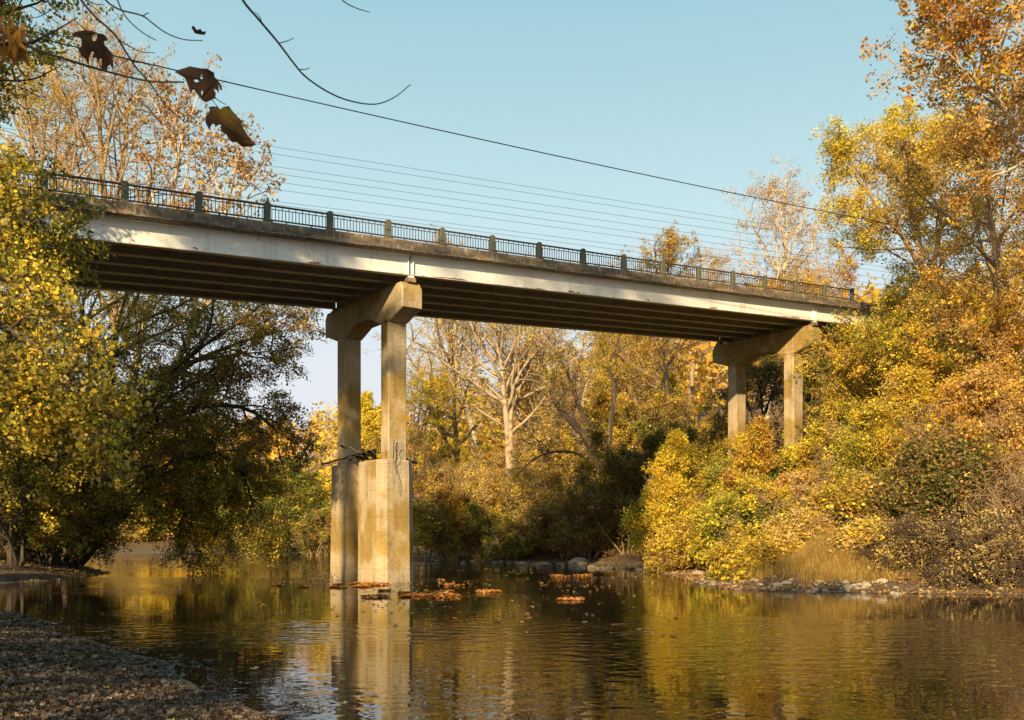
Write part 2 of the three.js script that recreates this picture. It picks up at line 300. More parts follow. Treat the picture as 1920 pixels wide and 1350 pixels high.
function pier(label, ox, ground, shaft) {
  const dy = GR * ox, c = Math.cos(TURN), s = Math.sin(TURN);
  const o = thing('bridge_pier', label, 'bridge pier', 'concrete piers carrying the bridge', [BX + ox * c, 0, BZ - ox * s]); o.rotation.y = TURN;
  const sh = new THREE.Shape([[-.08, 12.28], [1.22, 11.86], [2.11, 11.86], [3.15, 12.27], [4.75, 12.27], [5.85, 11.86], [6.74, 11.86], [8.02, 12.28], [8.02, 13.12], [7.80, 13.42], [.14, 13.42], [-.08, 13.12]].map(([t, y]) => new THREE.Vector2(t, y + dy)));
  const w = .94;
  const cap = boxUV(new THREE.ExtrudeGeometry(sh, { depth: w, bevelEnabled: true, bevelSize: .045, bevelThickness: .045, bevelSegments: 1, bevelOffset: -.045 }).translate(0, 0, -w / 2).rotateY(Math.PI / 2));
  part('pier_cap', cap, M.concrete, o);
  for (const t of [1.67, 6.30]) {
    const top = 11.90 + dy, bot = shaft ? 5.5 : ground - .5;
    const q = new THREE.Shape([[-.47, -.34], [-.43, -.38], [.43, -.38], [.47, -.34], [.47, .34], [.43, .38], [-.43, .38], [-.47, .34]].map((p) => new THREE.Vector2(...p)));
    const g = new THREE.ExtrudeGeometry(q, { depth: top - bot, bevelEnabled: false, steps: 8 }).rotateX(-Math.PI / 2);
    g.translate(0, bot, -t); part('column', boxUV(g), M.concrete, o);
  }
  for (let i = 0; i < 6; i++) {
    const t = .16 + 1.53 * i, y0 = 13.42 + dy, bb = part('bearing', boxUV(new RoundedBoxGeometry(.42, .2, .40, 1, .02).translate(0, y0 + .1, -t)), i ? M.concrete : M.curb, o);
    part('rocker_plate', boxUV(box(.3, .108, .26, 0, y0 + .2535, -t)), i ? M.under : M.paint, bb);
  }
  if (shaft) {
    for (const P of [[[-.93, 1.62], [-.55, 1.24], [.55, 1.24], [.93, 1.62], [.93, 3.36], [-.93, 3.36]], [[-.93, 4.6], [.93, 4.6], [.93, 6.34], [.55, 6.72], [-.55, 6.72], [-.93, 6.34]], [[-.3, 3.33], [.3, 3.33], [.3, 4.63], [-.3, 4.63]]]) {
      const q = new THREE.Shape(P.map(([a, t]) => new THREE.Vector2(a, t))), web = P.length === 4;
      const g = new THREE.ExtrudeGeometry(q, { depth: web ? 6.1 : 6.35, bevelEnabled: !web, bevelSize: .05, bevelThickness: .05, bevelSegments: 1, bevelOffset: -.05, steps: 10 }).rotateX(-Math.PI / 2).translate(0, -.8, 0);
      const p = g.attributes.position; for (let i = 0; i < p.count; i++) { const k = 1 + (5.55 - p.getY(i)) * .011; p.setX(i, p.getX(i) * k); p.setZ(i, -3.98 + (p.getZ(i) + 3.98) * (1 + (5.55 - p.getY(i)) * .003)); }
      part(web ? 'web_wall' : 'shaft', boxUV(g), M.concrete, o);
    }
  }
  return o;
}
pier('tall two column concrete pier standing on a solid shaft in the river', 0, 0, true);
pier('concrete pier on the wooded right bank with column feet hidden in shrubs', SPAN, 3.0, false);
pier('concrete pier on the left bank hidden behind the overhanging yellow tree', -SPAN, .5, false);
{ // abutment where the deck meets the right bank
  const ox = SPAN + 19, c = Math.cos(TURN), s = Math.sin(TURN);
  const o = thing('bridge_abutment', 'concrete abutment at the wooded right end of the bridge', 'abutment', null, [BX + (ox + .9) * c, 0, BZ - (ox + .9) * s]); o.rotation.y = TURN;
  part('breast_wall', boxUV(box(1.6, 12, 9, 0, 10.4, -3.98)), M.concrete, o); part('coping', boxUV(box(1.7, .3, 9.2, 0, 16.55, -3.98)), M.concrete, o);
}
const bridgePoint = (x, y, t) => { const c = Math.cos(TURN), s = Math.sin(TURN); return V(BX + x * c - t * s, y, BZ - x * s - t * c); };

// ---------------------------------------------------------------- foliage
function sprig(seed, n, leaf, spread, kind = 0, vary = .5) {     // a tuft of leaves: folded pointed blades, or lobed ones for the nearest trees
  const r = RNG(seed), p = [], c = [], q = new THREE.Quaternion(), e = new THREE.Euler(), v = V(0, 0, 0);
  const lobes = kind === 1 ? [[0, 0], [.28, .05], [.5, .22], [.34, .42], [.46, .62], [.2, .68], [0, 1]] : null;
  for (let i = 0; i < n; i++) {
    let ox, oy, oz; do { ox = r() * 2 - 1; oy = r() * 2 - 1; oz = r() * 2 - 1; } while (ox * ox + oy * oy + oz * oz > 1);
    ox *= spread; oy *= spread * .8; oz *= spread;
    e.set((r() - .5) * 2.2 + .5, r() * 6.283, (r() - .5) * 2.2); q.setFromEuler(e);
    const L = leaf * (.65 + .7 * r()), w = L * (.30 + .14 * r()), f = L * .12 * (r() + .3), g = 1 - vary / 2 + vary * r(), gg = g * (.92 + .16 * r());
    const add = (...tri) => { for (const [x, y, z] of tri) { v.set(x, y, z).applyQuaternion(q); p.push(v.x + ox, v.y + oy, v.z + oz); c.push(g, gg, g * .9); } };
    if (lobes) { for (const s of [1, -1]) for (let k = 1; k < lobes.length - 1; k++) { const a = lobes[k], b = lobes[k + 1]; add([0, 0, .0], [s * a[0] * L, f * a[0], a[1] * L], [s * b[0] * L, f * b[0], b[1] * L]); } }
    else { add([0, 0, 0], [w, f, L * .45], [0, -f * .3, L]); add([0, 0, 0], [0, -f * .3, L], [-w, f, L * .45]); }
  }
  const geo = new THREE.BufferGeometry(); geo.setAttribute('position', new THREE.Float32BufferAttribute(p, 3)); geo.setAttribute('color', new THREE.Float32BufferAttribute(c, 3)); geo.computeVertexNormals(); return geo;
}
const SPR = { s: [1, 2, 3].map((k) => sprig(k, 16, .115, .36, 0, .8)), m: [4, 5, 6].map((k) => sprig(k, 13, .21, .5)), l: [7, 8].map((k) => sprig(k, 12, .34, .85)), near: [9, 10, 11].map((k) => sprig(k, 9, .095, .27, 1, .7)), syc: [12, 13].map((k) => sprig(k, 6, .20, .42, 1)), far: [14, 15, 16].map((k) => sprig(k, 16, .62, 1.6)) };
const C = {                                                     // leaf colours, linear
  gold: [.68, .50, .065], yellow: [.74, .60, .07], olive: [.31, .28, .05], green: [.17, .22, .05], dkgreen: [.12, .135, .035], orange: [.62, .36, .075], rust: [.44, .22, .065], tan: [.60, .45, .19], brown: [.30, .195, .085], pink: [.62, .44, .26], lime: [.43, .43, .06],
};
function foliage(name, list, geo, pal, rnd, parent, size = 1) {  // one InstancedMesh of sprigs, coloured patch by patch
  const im = new THREE.InstancedMesh(geo, M.leaf, list.length); im.name = name; im.castShadow = im.receiveShadow = true;
  const m = new THREE.Matrix4(), q = new THREE.Quaternion(), e = new THREE.Euler(), sc = V(1, 1, 1), col = new THREE.Color();
  const ox = rnd() * 50, oy = rnd() * 50;
  list.forEach((p, i) => {
    e.set((rnd() - .5) * 1.2, rnd() * 6.283, (rnd() - .5) * 1.2); q.setFromEuler(e); const s = size * (.7 + .6 * rnd()); sc.set(s, s, s); m.compose(p, q, sc); im.setMatrixAt(i, m);
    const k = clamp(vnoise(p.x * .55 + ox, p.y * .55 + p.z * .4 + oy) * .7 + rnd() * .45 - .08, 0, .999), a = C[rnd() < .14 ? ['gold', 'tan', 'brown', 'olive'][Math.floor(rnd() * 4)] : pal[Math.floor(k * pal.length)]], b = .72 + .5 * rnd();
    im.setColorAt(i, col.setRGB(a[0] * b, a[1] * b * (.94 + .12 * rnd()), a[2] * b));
  });
  parent.add(im); return im;
}
const rot = (d, ang, az) => { const a = Math.abs(d.y) < .9 ? V(0, 1, 0) : V(1, 0, 0), s = d.clone().cross(a).normalize(), t = s.clone().cross(d); return d.clone().multiplyScalar(Math.cos(ang)).addScaledVector(s, Math.sin(ang) * Math.cos(az)).addScaledVector(t, Math.sin(ang) * Math.sin(az)).normalize(); };
function smooth(pts, n) { return new THREE.CatmullRomCurve3(pts).getPoints(n); }

// o: x, z, h, r, bark, leaf (sprig set), pal, limbs, base (crown start, share of height), spread, dens, droop, lean, trunks (own polylines), twigs
function tree(name, label, category, group, o) {
  const rnd = RNG(o.seed ?? (Math.round(o.x * 31 + o.z * 17 + o.h * 7) | 0) + 991), y0 = o.y ?? height(o.x, o.z) - .15;
  const t = thing(name, label, category, group, [o.x, y0, o.z]);
  const wood = new Tubes(), fine = new Tubes(), spots = [], gn = o.gnarl ?? .16, detail = o.detail ?? 1;
  const L1 = o.spread ?? o.h * .3, dens = o.dens ?? 1;
  const branch = (lv, p, d, len, r) => {
    const n = [10, 7, 5, 3][lv], pts = [p.clone()]; let q = p.clone(), dir = d.clone();
    for (let k = 0; k < n; k++) {
      dir.x += (rnd() - .5) * 2 * gn * (1 + lv * .3); dir.y += (rnd() - .5) * 2 * gn + (lv === 1 ? (o.rise ?? .07) : 0) - (lv >= 2 ? (o.droop ?? .02) : 0); dir.z += (rnd() - .5) * 2 * gn * (1 + lv * .3); dir.normalize();
      q = q.clone().addScaledVector(dir, len / n); pts.push(q);
    }
    return sprout(lv, pts, len, r);
  };
  const sprout = (lv, pts, len, r) => {
    const tip = lv === 3 ? .006 : Math.max(.012, r * .22);
    (lv < 2 ? wood : fine).add(pts, lv === 0 ? (f) => (r + (tip - r) * f) * (1 + .5 * Math.exp(-f * 22)) : r, tip, lv === 0 ? 9 : lv === 1 ? 6 : lv === 2 ? 4 : 3);
    const P = (f) => { const x = f * (pts.length - 1), i = Math.min(pts.length - 2, Math.floor(x)); return [pts[i].clone().lerp(pts[i + 1], x - i), pts[i + 1].clone().sub(pts[i]).normalize()]; };
    if (lv >= 2) { const k = (lv === 3 ? 2.2 : 1.5) * dens; for (let i = 0; i < Math.floor(k) + (rnd() < k % 1 ? 1 : 0); i++) { const [p] = P(.25 + .75 * rnd()); spots.push(p.add(V((rnd() - .5) * .5, (rnd() - .5) * .5, (rnd() - .5) * .5))); } }
    if (lv === 3) return;
    const cnt = lv === 0 ? (o.limbs ?? 12) : lv === 1 ? Math.round(7 * detail) : Math.round((o.twigs ?? 4.5) * detail);
    const f0 = lv === 0 ? (o.base ?? .3) : .18; let az = rnd() * 6.28;
    for (let i = 0; i < cnt; i++) {
      const f = f0 + (1 - f0) * (i + .3 + .6 * rnd()) / cnt, [p, d] = P(Math.min(.985, f)); az += 2.4 + (rnd() - .5);
      const g = (f - f0) / (1 - f0);
      const ln = lv === 0 ? L1 * (o.shape ? o.shape(g) : (.55 + .75 * Math.sin(Math.PI * clamp(.22 + g * .78, 0, 1)))) * (.75 + .5 * rnd()) : len * (lv === 1 ? .5 : .5) * (1.15 - .6 * f) * (.7 + .6 * rnd());
      let nd = rot(d, lv === 0 ? (o.angle ?? 1.05) - .5 * g : .55 + .5 * rnd(), az);
      if (lv === 0 && o.bias) nd.add(V(o.bias[0], o.bias[1] ?? 0, o.bias[2] ?? 0)).normalize();
      const rr = lv === 0 ? Math.max(.03, Math.min(r * .55, ln * .022) * (1 - .35 * g)) : lv === 1 ? Math.max(.016, r * .42) : .011;
      branch(lv + 1, p, nd, ln, rr);
    }
  };
  if (o.trunks) for (const tr of o.trunks) { const pts = smooth(tr.map(([a, b, c]) => V(a - o.x, b - y0, c - o.z)), 12); let len = 0; for (let k = 1; k < pts.length; k++) len += pts[k].distanceTo(pts[k - 1]); sprout(0, pts, len, tr.r ?? o.r ?? .2); }
  else for (let k = 0; k < (o.stems ?? 1); k++) { const a = k * 2.4 + rnd(), l = o.stems ? (o.open ?? .35) * (.4 + rnd()) : 0, d = V((o.lean?.[0] ?? 0) + Math.cos(a) * l, 1, (o.lean?.[1] ?? 0) + Math.sin(a) * l).normalize(), q = o.stems ? V(Math.cos(a) * .25, -.2, Math.sin(a) * .25) : V(0, -.2, 0); const g0 = gn; branch(0, q, d, o.h * (o.stems ? .65 + .4 * rnd() : .93), o.r ?? o.h * .016); }
  if (o.fill) {                                               // tufts gathered in uneven clumps through the crown's volume
    const cl = [], R = o.fillR ?? L1, H = o.fillH ?? o.h * .42, nc = o.clumps ?? 15;
    for (let k = 0; k < nc; k++) { const a = rnd() * 6.283, cy = rnd() * 2 - 1, s = Math.sqrt(1 - cy * cy), q = .4 + .75 * rnd(); cl.push([Math.cos(a) * s * R * q, o.h * .5 + cy * H * q * 1.25, Math.sin(a) * s * R * q, R * (.12 + .24 * rnd())]); }
    for (let k = 0; k < o.fill; k++) { const c = cl[Math.floor(rnd() * nc)], g = () => (rnd() + rnd() + rnd() - 1.5) * 1.3 * c[3], p = V(c[0] + g(), c[1] + g() * .8, c[2] + g()); if (p.y > .15) spots.push(p); }
  }
  const [wm, tm] = BARKS[o.bark ?? 'dark'], shrub = !!o.stems;
  part(shrub ? 'stems' : 'trunk', wood.build(), wm, t); if (!fine.empty) part('branches', fine.build(), tm, t);
  const gp = o.gaps ?? (shrub ? .40 : .33), gx = rnd() * 40, gf = o.gapScale ?? .8, keep = spots.filter((p) => .6 * vnoise(p.x * gf + p.y * gf * .7 + gx, p.z * gf - p.y * gf * .6) + .4 * vnoise(p.x * gf * 2.1 - p.y * 1.3, p.z * gf * 2.1 + p.y * 1.1 + gx) > gp), set = SPR[o.leaf ?? 'm'];
  if (keep.length) foliage(shrub ? 'foliage' : 'crown', keep, set[Math.floor(rnd() * set.length)], o.pal, rnd, t, (o.size ?? 1) * (shrub ? .8 + .55 * rnd() : 1)).userData.kind = 'stuff';
  return t;
}
const spot = (px, Z, top, o) => { const x = X(px, Z), z = -Z, g = height(x, z); return { x, z, h: EYE + (HY - top) / F * Z - g, ...o }; };
const GL = 'trees on the left bank beyond the bridge', GC = 'trees on the far bank under the bridge', GR_ = 'trees on the right bank', GS = 'shrubs along the right bank', GB = 'shrubs along the far bank';

// --- left bank, beyond the bridge: dark leaning maples and pale sycamores
{
  const Z = 53, w = (px, py, zz = Z) => { const p = at(px, py, zz); return [p.x, p.y, p.z]; };
  const tr1 = [w(95, 1062), w(125, 985), w(172, 890), w(235, 790), w(330, 690), w(420, 620)]; tr1.r = .32;
  const tr2 = [w(60, 1062, 54), w(75, 960, 54), w(95, 870, 54.5), w(110, 740, 55), w(150, 610, 55.5), w(160, 540, 56)]; tr2.r = .26;
  const tr3 = [w(20, 1062, 52), w(60, 950, 52), w(90, 830, 51.5), w(180, 700, 51), w(240, 590, 50.5)]; tr3.r = .26;
  tree('maple_tree', 'dark leaning maple with several trunks and olive leaves over the water', 'tree', GL, { x: X(70, Z), z: -Z, h: 15, bark: 'dark', leaf: 's', pal: ['olive', 'dkgreen', 'olive', 'gold', 'green', 'brown', 'gold'], trunks: [tr1, tr2, tr3], limbs: 14, base: .25, spread: 5.8, dens: 1.35, rise: .03, droop: .05, shape: () => 1, twigs: 5, bias: [.25, 0, 0] });
  const b1 = [w(130, 1055, 56), w(200, 900, 56), w(290, 800, 55), w(390, 760, 54), w(470, 770, 53), w(520, 810, 52.5)]; b1.r = .26;
  const b2 = [w(140, 1055, 56), w(240, 820, 56), w(330, 700, 56), w(430, 650, 55.5), w(520, 620, 55)]; b2.r = .26;
  tree('maple_tree', 'dark maple whose long boughs arch low toward the concrete pier, brown leaves at the tips', 'tree', GL, { x: X(135, 56), z: -56, h: 14, bark: 'dark', leaf: 's', pal: ['olive', 'dkgreen', 'brown', 'olive', 'brown', 'rust', 'gold'], trunks: [b1, b2], limbs: 15, base: .3, spread: 4.0, dens: .85, rise: .01, droop: .07, shape: (g) => 1.1 - .5 * g, twigs: 5 });
  const b3 = [w(150, 1050, 60), w(240, 930, 60), w(330, 860, 59), w(400, 830, 58)]; b3.r = .2;
  const b4 = [w(150, 1050, 60), w(215, 940, 61), w(270, 880, 61), w(290, 800, 61)]; b4.r = .2;
  tree('maple_tree', 'low olive maple with branches hanging to the water behind the leaning dark maple', 'tree', GL, { x: X(150, 60), z: -60, h: 9, bark: 'dark', leaf: 's', pal: ['dkgreen', 'olive', 'olive', 'gold', 'green', 'dkgreen'], trunks: [b3, b4], limbs: 13, base: .25, spread: 4, dens: 1.6, rise: -.02, droop: .1, shape: () => 1, twigs: 5 });
  const b5 = [w(150, 1055, 58), w(250, 950, 58), w(340, 870, 57.5), w(410, 850, 57), w(455, 890, 56.5), w(475, 950, 56.5)]; b5.r = .2;
  const b6 = [w(150, 1055, 58), w(230, 960, 58), w(300, 900, 58), w(340, 910, 57.5), w(370, 970, 57)]; b6.r = .16;
  tree('maple_tree', 'drooping olive maple whose leaf curtains hang just above the far water', 'tree', GL, { x: X(150, 58), z: -58, h: 8, bark: 'dark', leaf: 's', pal: ['olive', 'dkgreen', 'gold', 'olive', 'green', 'yellow'], trunks: [b5, b6], limbs: 15, base: .3, spread: 3.4, dens: 1.7, rise: -.03, droop: .14, shape: () => 1, twigs: 5 });
  const s1 = [w(110, 1045, 64), w(165, 850, 64), w(215, 640, 64), w(205, 480, 64), w(190, 300, 64), w(185, 170, 64)]; s1.r = .42;
  tree('sycamore_tree', 'tall sycamore with thin pinkish orange leaves rising above the left end of the railing', 'tree', GL, { x: X(110, 64), z: -64, h: 30, bark: 'tan', leaf: 's', size: .85, pal: ['pink', 'gold', 'pink', 'orange', 'gold', 'pink'], trunks: [s1], limbs: 24, base: .34, spread: 7.5, dens: .9, twigs: 5.5, angle: .8, rise: .12 });
  const s2 = [w(140, 1045, 62), w(225, 850, 62), w(330, 680, 61.5), w(385, 560, 61), w(420, 420, 61), w(445, 300, 61)]; s2.r = .3;
  const s3 = [w(140, 1045, 62), w(215, 820, 62), w(262, 650, 62), w(300, 480, 62), w(330, 330, 62), w(345, 220, 62)]; s3.r = .26;
  tree('sycamore_tree', 'pale forked sycamore leaning right above the railing with sparse dark red leaves', 'tree', GL, { x: X(140, 62), z: -62, h: 26, bark: 'pale', leaf: 'syc', size: .75, pal: ['orange', 'brown', 'rust', 'pink', 'brown', 'gold'], trunks: [s2, s3], limbs: 13, base: .45, spread: 4.6, dens: .6, twigs: 5, angle: .8, rise: .1 });
  const s4 = [w(60, 1040, 66), w(50, 800, 66), w(70, 550, 66), w(75, 350, 66), w(85, 230, 66)]; s4.r = .35;
  tree('sycamore_tree', 'golden sycamore behind the railing at the left edge, below the maple leaves', 'tree', GL, { x: X(60, 66), z: -66, h: 28, bark: 'tan', leaf: 's', size: .9, pal: ['gold', 'yellow', 'pink', 'gold', 'olive'], trunks: [s4], limbs: 18, base: .4, spread: 6, dens: 1.1, angle: .8, rise: .12 });
}
for (const [px, Z, top, sp, pal, label] of [
  [30, 48, 760, 4.2, ['olive', 'gold', 'olive', 'dkgreen', 'yellow'], 'yellow olive thicket at the foot of the leaning dark maple'],
  [85, 51, 925, 2.6, ['olive', 'brown', 'dkgreen', 'gold'], 'low dark olive shrub in front of the leaning trunks'],
  [135, 55, 945, 2.4, ['brown', 'olive', 'dkgreen'], 'low brown shrub beside the lowest leaning trunk'],
  [-40, 60, 640, 5, ['gold', 'olive', 'yellow', 'olive'], 'golden thicket at the left edge below the bridge girders'],
]) tree('bank_shrub', label, 'shrub', 'thickets on the left bank', spot(px, Z, top, { stems: 5, open: .3, limbs: 7, base: .2, spread: sp, dens: 1.2, leaf: 's', pal, bark: 'dark', r: .1 }));

// --- near left: yellow tree hanging in front of the bridge end
{
  const w = (px, py, zz) => { const p = at(px, py, zz); return [p.x, p.y, p.z]; };
  const a = [[-24, .6, -31], [-23.5, 6, -31], w(-330, 500, 31), w(-230, 250, 30.5), w(-150, 60, 30), w(-110, -150, 29.5)]; a.r = .3;
  const a2 = [[-24, .6, -31], w(-300, 560, 31), w(-150, 330, 31), w(-70, 180, 31), w(-10, 60, 31), w(10, -40, 31)]; a2.r = .2;
  const a3 = [[-24, .6, -31], w(-300, 600, 30.5), w(-150, 470, 30), w(-80, 420, 30), w(-20, 430, 30)]; a3.r = .16;
  tree('box_elder_tree', 'yellow green box elder at the left edge hanging over the end of the parapet', 'tree', 'trees on the near left bank', { x: -24, z: -31, h: 20, bark: 'dark', leaf: 'near', size: 1, pal: ['olive', 'yellow', 'olive', 'gold', 'dkgreen', 'lime'], trunks: [a, a2, a3], limbs: 18, base: .36, spread: 2.7, gaps: .40, dens: .8, droop: .09, rise: .03, twigs: 6, shape: () => 1, bias: [.36, 0, 0] });
  const c1 = [[-14, .5, -17], w(-420, 640, 17.5), w(-180, 560, 17.2), w(-20, 600, 17), w(110, 680, 16.8), w(190, 770, 16.6)]; c1.r = .13;
  const c2 = [[-14, .5, -17], w(-430, 760, 18), w(-150, 700, 17.8), w(-10, 710, 17.5), w(100, 760, 17.5)]; c2.r = .11;
  const c3 = [[-14, .5, -17], w(-430, 600, 18), w(-200, 450, 18), w(-60, 500, 18), w(20, 560, 18)]; c3.r = .11;
  tree('box_elder_tree', 'sunlit bright yellow box elder boughs reaching in from the left below the bridge', 'tree', 'trees on the near left bank', { x: -14, z: -17, h: 7, y: .2, bark: 'dark', leaf: 'near', size: .72, pal: ['olive', 'gold', 'olive', 'yellow', 'olive'], trunks: [c1, c2, c3], limbs: 12, base: .5, spread: 1.0, dens: .65, gaps: .38, droop: .08, rise: 0, twigs: 5, shape: () => 1 });
}

// --- far bank left of the pier
for (const [name, px, Z, top, sp, leaf, pal, dens, label] of [
  ['willow_tree', 545, 128, 900, 5.8, 'm', ['dkgreen', 'green', 'olive', 'dkgreen'], 1.7, 'rounded dark green tree at the far waterline just left of the pier shaft'],
  ['willow_tree', 470, 132, 925, 5, 'm', ['green', 'olive', 'dkgreen', 'gold'], 1.6, 'low green tree at the far waterline left of the rounded dark green one'],
  ['poplar_tree', 600, 150, 915, 4, 'm', ['yellow', 'lime', 'gold', 'yellow'], 1.7, 'bright yellow tree showing beside the left edge of the pier'],
  ['poplar_tree', 690, 145, 750, 5, 'm', ['yellow', 'gold', 'yellow', 'lime'], 1.7, 'bright yellow tree framed between the two pier columns'],
  ['ash_tree', 400, 158, 890, 6, 'm', ['gold', 'tan', 'olive', 'orange'], 1.6, 'golden tree by the far gravel bar, seen past the drooping maple'],
  ['ash_tree', 310, 162, 850, 6, 'm', ['gold', 'tan', 'orange'], 1.6, 'tawny tree by the far gravel bar behind the maple boughs'],
  ['ash_tree', 210, 166, 840, 6, 'm', ['tan', 'gold', 'olive'], 1.6, 'tan tree on the far bend behind the leaning maple trunks'],
]) tree(name, label, 'tree', 'trees on the far bend of the river', spot(px, Z, top, { limbs: 16, base: .12, spread: sp, dens, leaf, pal, bark: 'tan', fill: 420, fillR: sp * 1.05, size: 1.15, droop: .05, shape: (g) => 1.1 - .35 * g }));
for (const [px, Z, top, sp, pal, label] of [
  [40, 160, 930, 5, ['gold', 'tan', 'orange'], 'tawny shrub on the far bend behind the leftmost trunks'],
  [190, 156, 935, 5, ['yellow', 'gold', 'tan'], 'bright golden shrub on the far bend seen between the leaning trunks'],
  [310, 152, 940, 5, ['gold', 'yellow', 'olive'], 'broad yellow shrub on the far bend below the drooping maple'],
  [130, 158, 950, 4, ['tan', 'gold'], 'straw coloured shrub on the far gravel bar beside the dark trunks'],
  [250, 154, 960, 4, ['gold', 'tan', 'olive'], 'golden shrub on the far gravel bar under the maple boughs'],
  [370, 150, 975, 4, ['tan', 'gold', 'rust'], 'rusty golden shrub at the far waterline left of the green trees'],
  [430, 138, 960, 3.4, ['yellow', 'gold', 'olive'], 'yellow shrub at the far waterline against the low green tree'],
  [510, 126, 965, 3, ['olive', 'brown', 'gold'], 'brownish shrub at the far waterline left of the pier'],
  [590, 120, 960, 3, ['dkgreen', 'brown', 'olive'], 'dark shrub at the far waterline touching the pier edge'],
]) tree('bank_shrub', label, 'shrub', GB, spot(px, Z, top, { stems: 4, open: .4, limbs: 6, base: .1, spread: sp * .7, dens: 1.2, leaf: 'm', pal, bark: 'tan', r: .07, fill: 160, fillR: sp, size: 1.2, detail: .8 }));

// --- far bank behind and right of the pier: sycamores, leaning dark trees
{
  const w = (px, py, zz) => { const p = at(px, py, zz); return [p.x, p.y, p.z]; };
  const pal = ['gold', 'tan', 'yellow', 'gold', 'pink'];
  const g1 = [w(958, 985, 96), w(955, 880, 96), w(950, 790, 96), w(943, 720, 96), w(938, 670, 96), w(930, 640, 96)]; g1.r = .42;
  const g2 = [w(960, 880, 96), w(958, 780, 96), w(970, 720, 97), w(982, 670, 98)]; g2.r = .3;
  tree('sycamore_tree', 'large cream barked sycamore with two pale trunks in the middle of the far bank', 'tree', GC, { x: X(958, 96), z: -96, h: 30, y: height(X(958, 96), -96) - .3, bark: 'cream', leaf: 's', size: 1.1, pal, trunks: [g1, g2], limbs: 16, base: .3, spread: 8, dens: .5, twigs: 6, gnarl: .22, angle: .95, rise: .05 });
  const d1 = [w(1138, 930, 84), w(1120, 870, 84), w(1098, 820, 83.5), w(1062, 782, 83), w(1036, 745, 82.5), w(1030, 728, 82.5)]; d1.r = .5;
  const d2 = [w(1115, 860, 84), w(1100, 800, 84), w(1082, 750, 84), w(1064, 700, 84), w(1050, 672, 84)]; d2.r = .34;
  const d4 = [w(1128, 905, 84), w(1100, 860, 83), w(1055, 846, 82), w(1005, 858, 81.5), w(975, 885, 81)]; d4.r = .17;
  tree('locust_tree', 'dark leaning vine draped trunk forking left with a low arching bough', 'tree', GC, { x: X(1138, 84), z: -84, h: 14, bark: 'dark', leaf: 's', size: .8, pal: ['brown', 'olive', 'brown', 'gold'], trunks: [d1, d2, d4], limbs: 9, base: .45, spread: 2.4, dens: .45, gnarl: .3, twigs: 4, droop: .1 });
  const d3 = [w(1146, 950, 83), w(1140, 850, 83), w(1148, 770, 83), w(1152, 720, 83), w(1142, 690, 83), w(1155, 648, 83), w(1165, 620, 83)]; d3.r = .3;
  tree('locust_tree', 'dark upright trunk hung with vines right of the leaning forked trunk', 'tree', GC, { x: X(1146, 83), z: -83, h: 15, bark: 'dark', leaf: 's', size: .8, pal: ['brown', 'olive', 'gold'], trunks: [d3], limbs: 10, base: .4, spread: 2.4, dens: .5, gnarl: .3, droop: .14 });
  const e1 = [w(1252, 940, 86), w(1252, 800, 86), w(1250, 690, 86), w(1246, 600, 86), w(1255, 480, 86)]; e1.r = .28;
  tree('ash_tree', 'straight dark trunk with rusty leaves left of the right bank pier cap', 'tree', GC, { x: X(1252, 86), z: -86, h: 25, bark: 'dark', leaf: 's', pal: ['brown', 'rust', 'gold', 'tan', 'brown'], trunks: [e1], limbs: 15, base: .4, spread: 5, dens: 1, angle: .9 });
}
for (const [name, px, Z, top, sp, bark, pal, dens, label] of [
  ['sycamore_tree', 840, 112, 545, 7.5, 'tan', ['gold', 'yellow', 'tan', 'gold'], .75, 'golden sycamore just right of the pier columns beneath the deck'],
  ['sycamore_tree', 890, 122, 470, 7, 'pale', ['gold', 'pink', 'tan'], .4, 'thin pale sycamore whose twig tips show above the middle of the railing'],
  ['sycamore_tree', 1060, 118, 520, 7, 'pale', ['gold', 'tan', 'pink'], .4, 'thin tan sycamore right of the cream one, tips above the railing'],
  ['ash_tree', 790, 108, 690, 5.5, 'tan', ['gold', 'yellow', 'olive'], 1.1, 'low golden tree against the right edge of the pier column'],
  ['ash_tree', 1010, 104, 690, 5.5, 'tan', ['gold', 'tan', 'olive'], .9, 'golden tan tree between the cream sycamore and the leaning dark trunk'],
  ['ash_tree', 1195, 104, 600, 6, 'tan', ['gold', 'orange', 'tan'], .9, 'orange gold tree behind the upright vine trunk'],
  ['ash_tree', 1300, 98, 560, 5.5, 'tan', ['orange', 'gold', 'brown'], .9, 'orange tree behind the far column of the right bank pier'],
  ['sycamore_tree', 1435, 96, 345, 6.5, 'pale', ['orange', 'pink', 'gold'], .55, 'pale tall sycamore with thin orange leaves above the right end of the railing'],
  ['sycamore_tree', 1370, 112, 440, 6, 'pale', ['orange', 'pink', 'rust'], .5, 'smaller thin orange sycamore left of the tall pale one above the railing'],
  ['sycamore_tree', 1285, 122, 425, 5.5, 'tan', ['pink', 'orange'], .4, 'faint bare topped sycamore furthest left above the right half of the railing'],
  ['ash_tree', 1540, 92, 540, 4.5, 'tan', ['gold', 'orange', 'tan'], .9, 'tan gold tree behind the deck end where the railing vanishes'],
]) tree(name, label, 'tree', GC, spot(px, Z, top, { limbs: 17, base: .28, spread: sp, dens, leaf: 's', size: 1.15, pal, bark, twigs: 5.5, gnarl: .2, angle: .9, rise: .09 }));
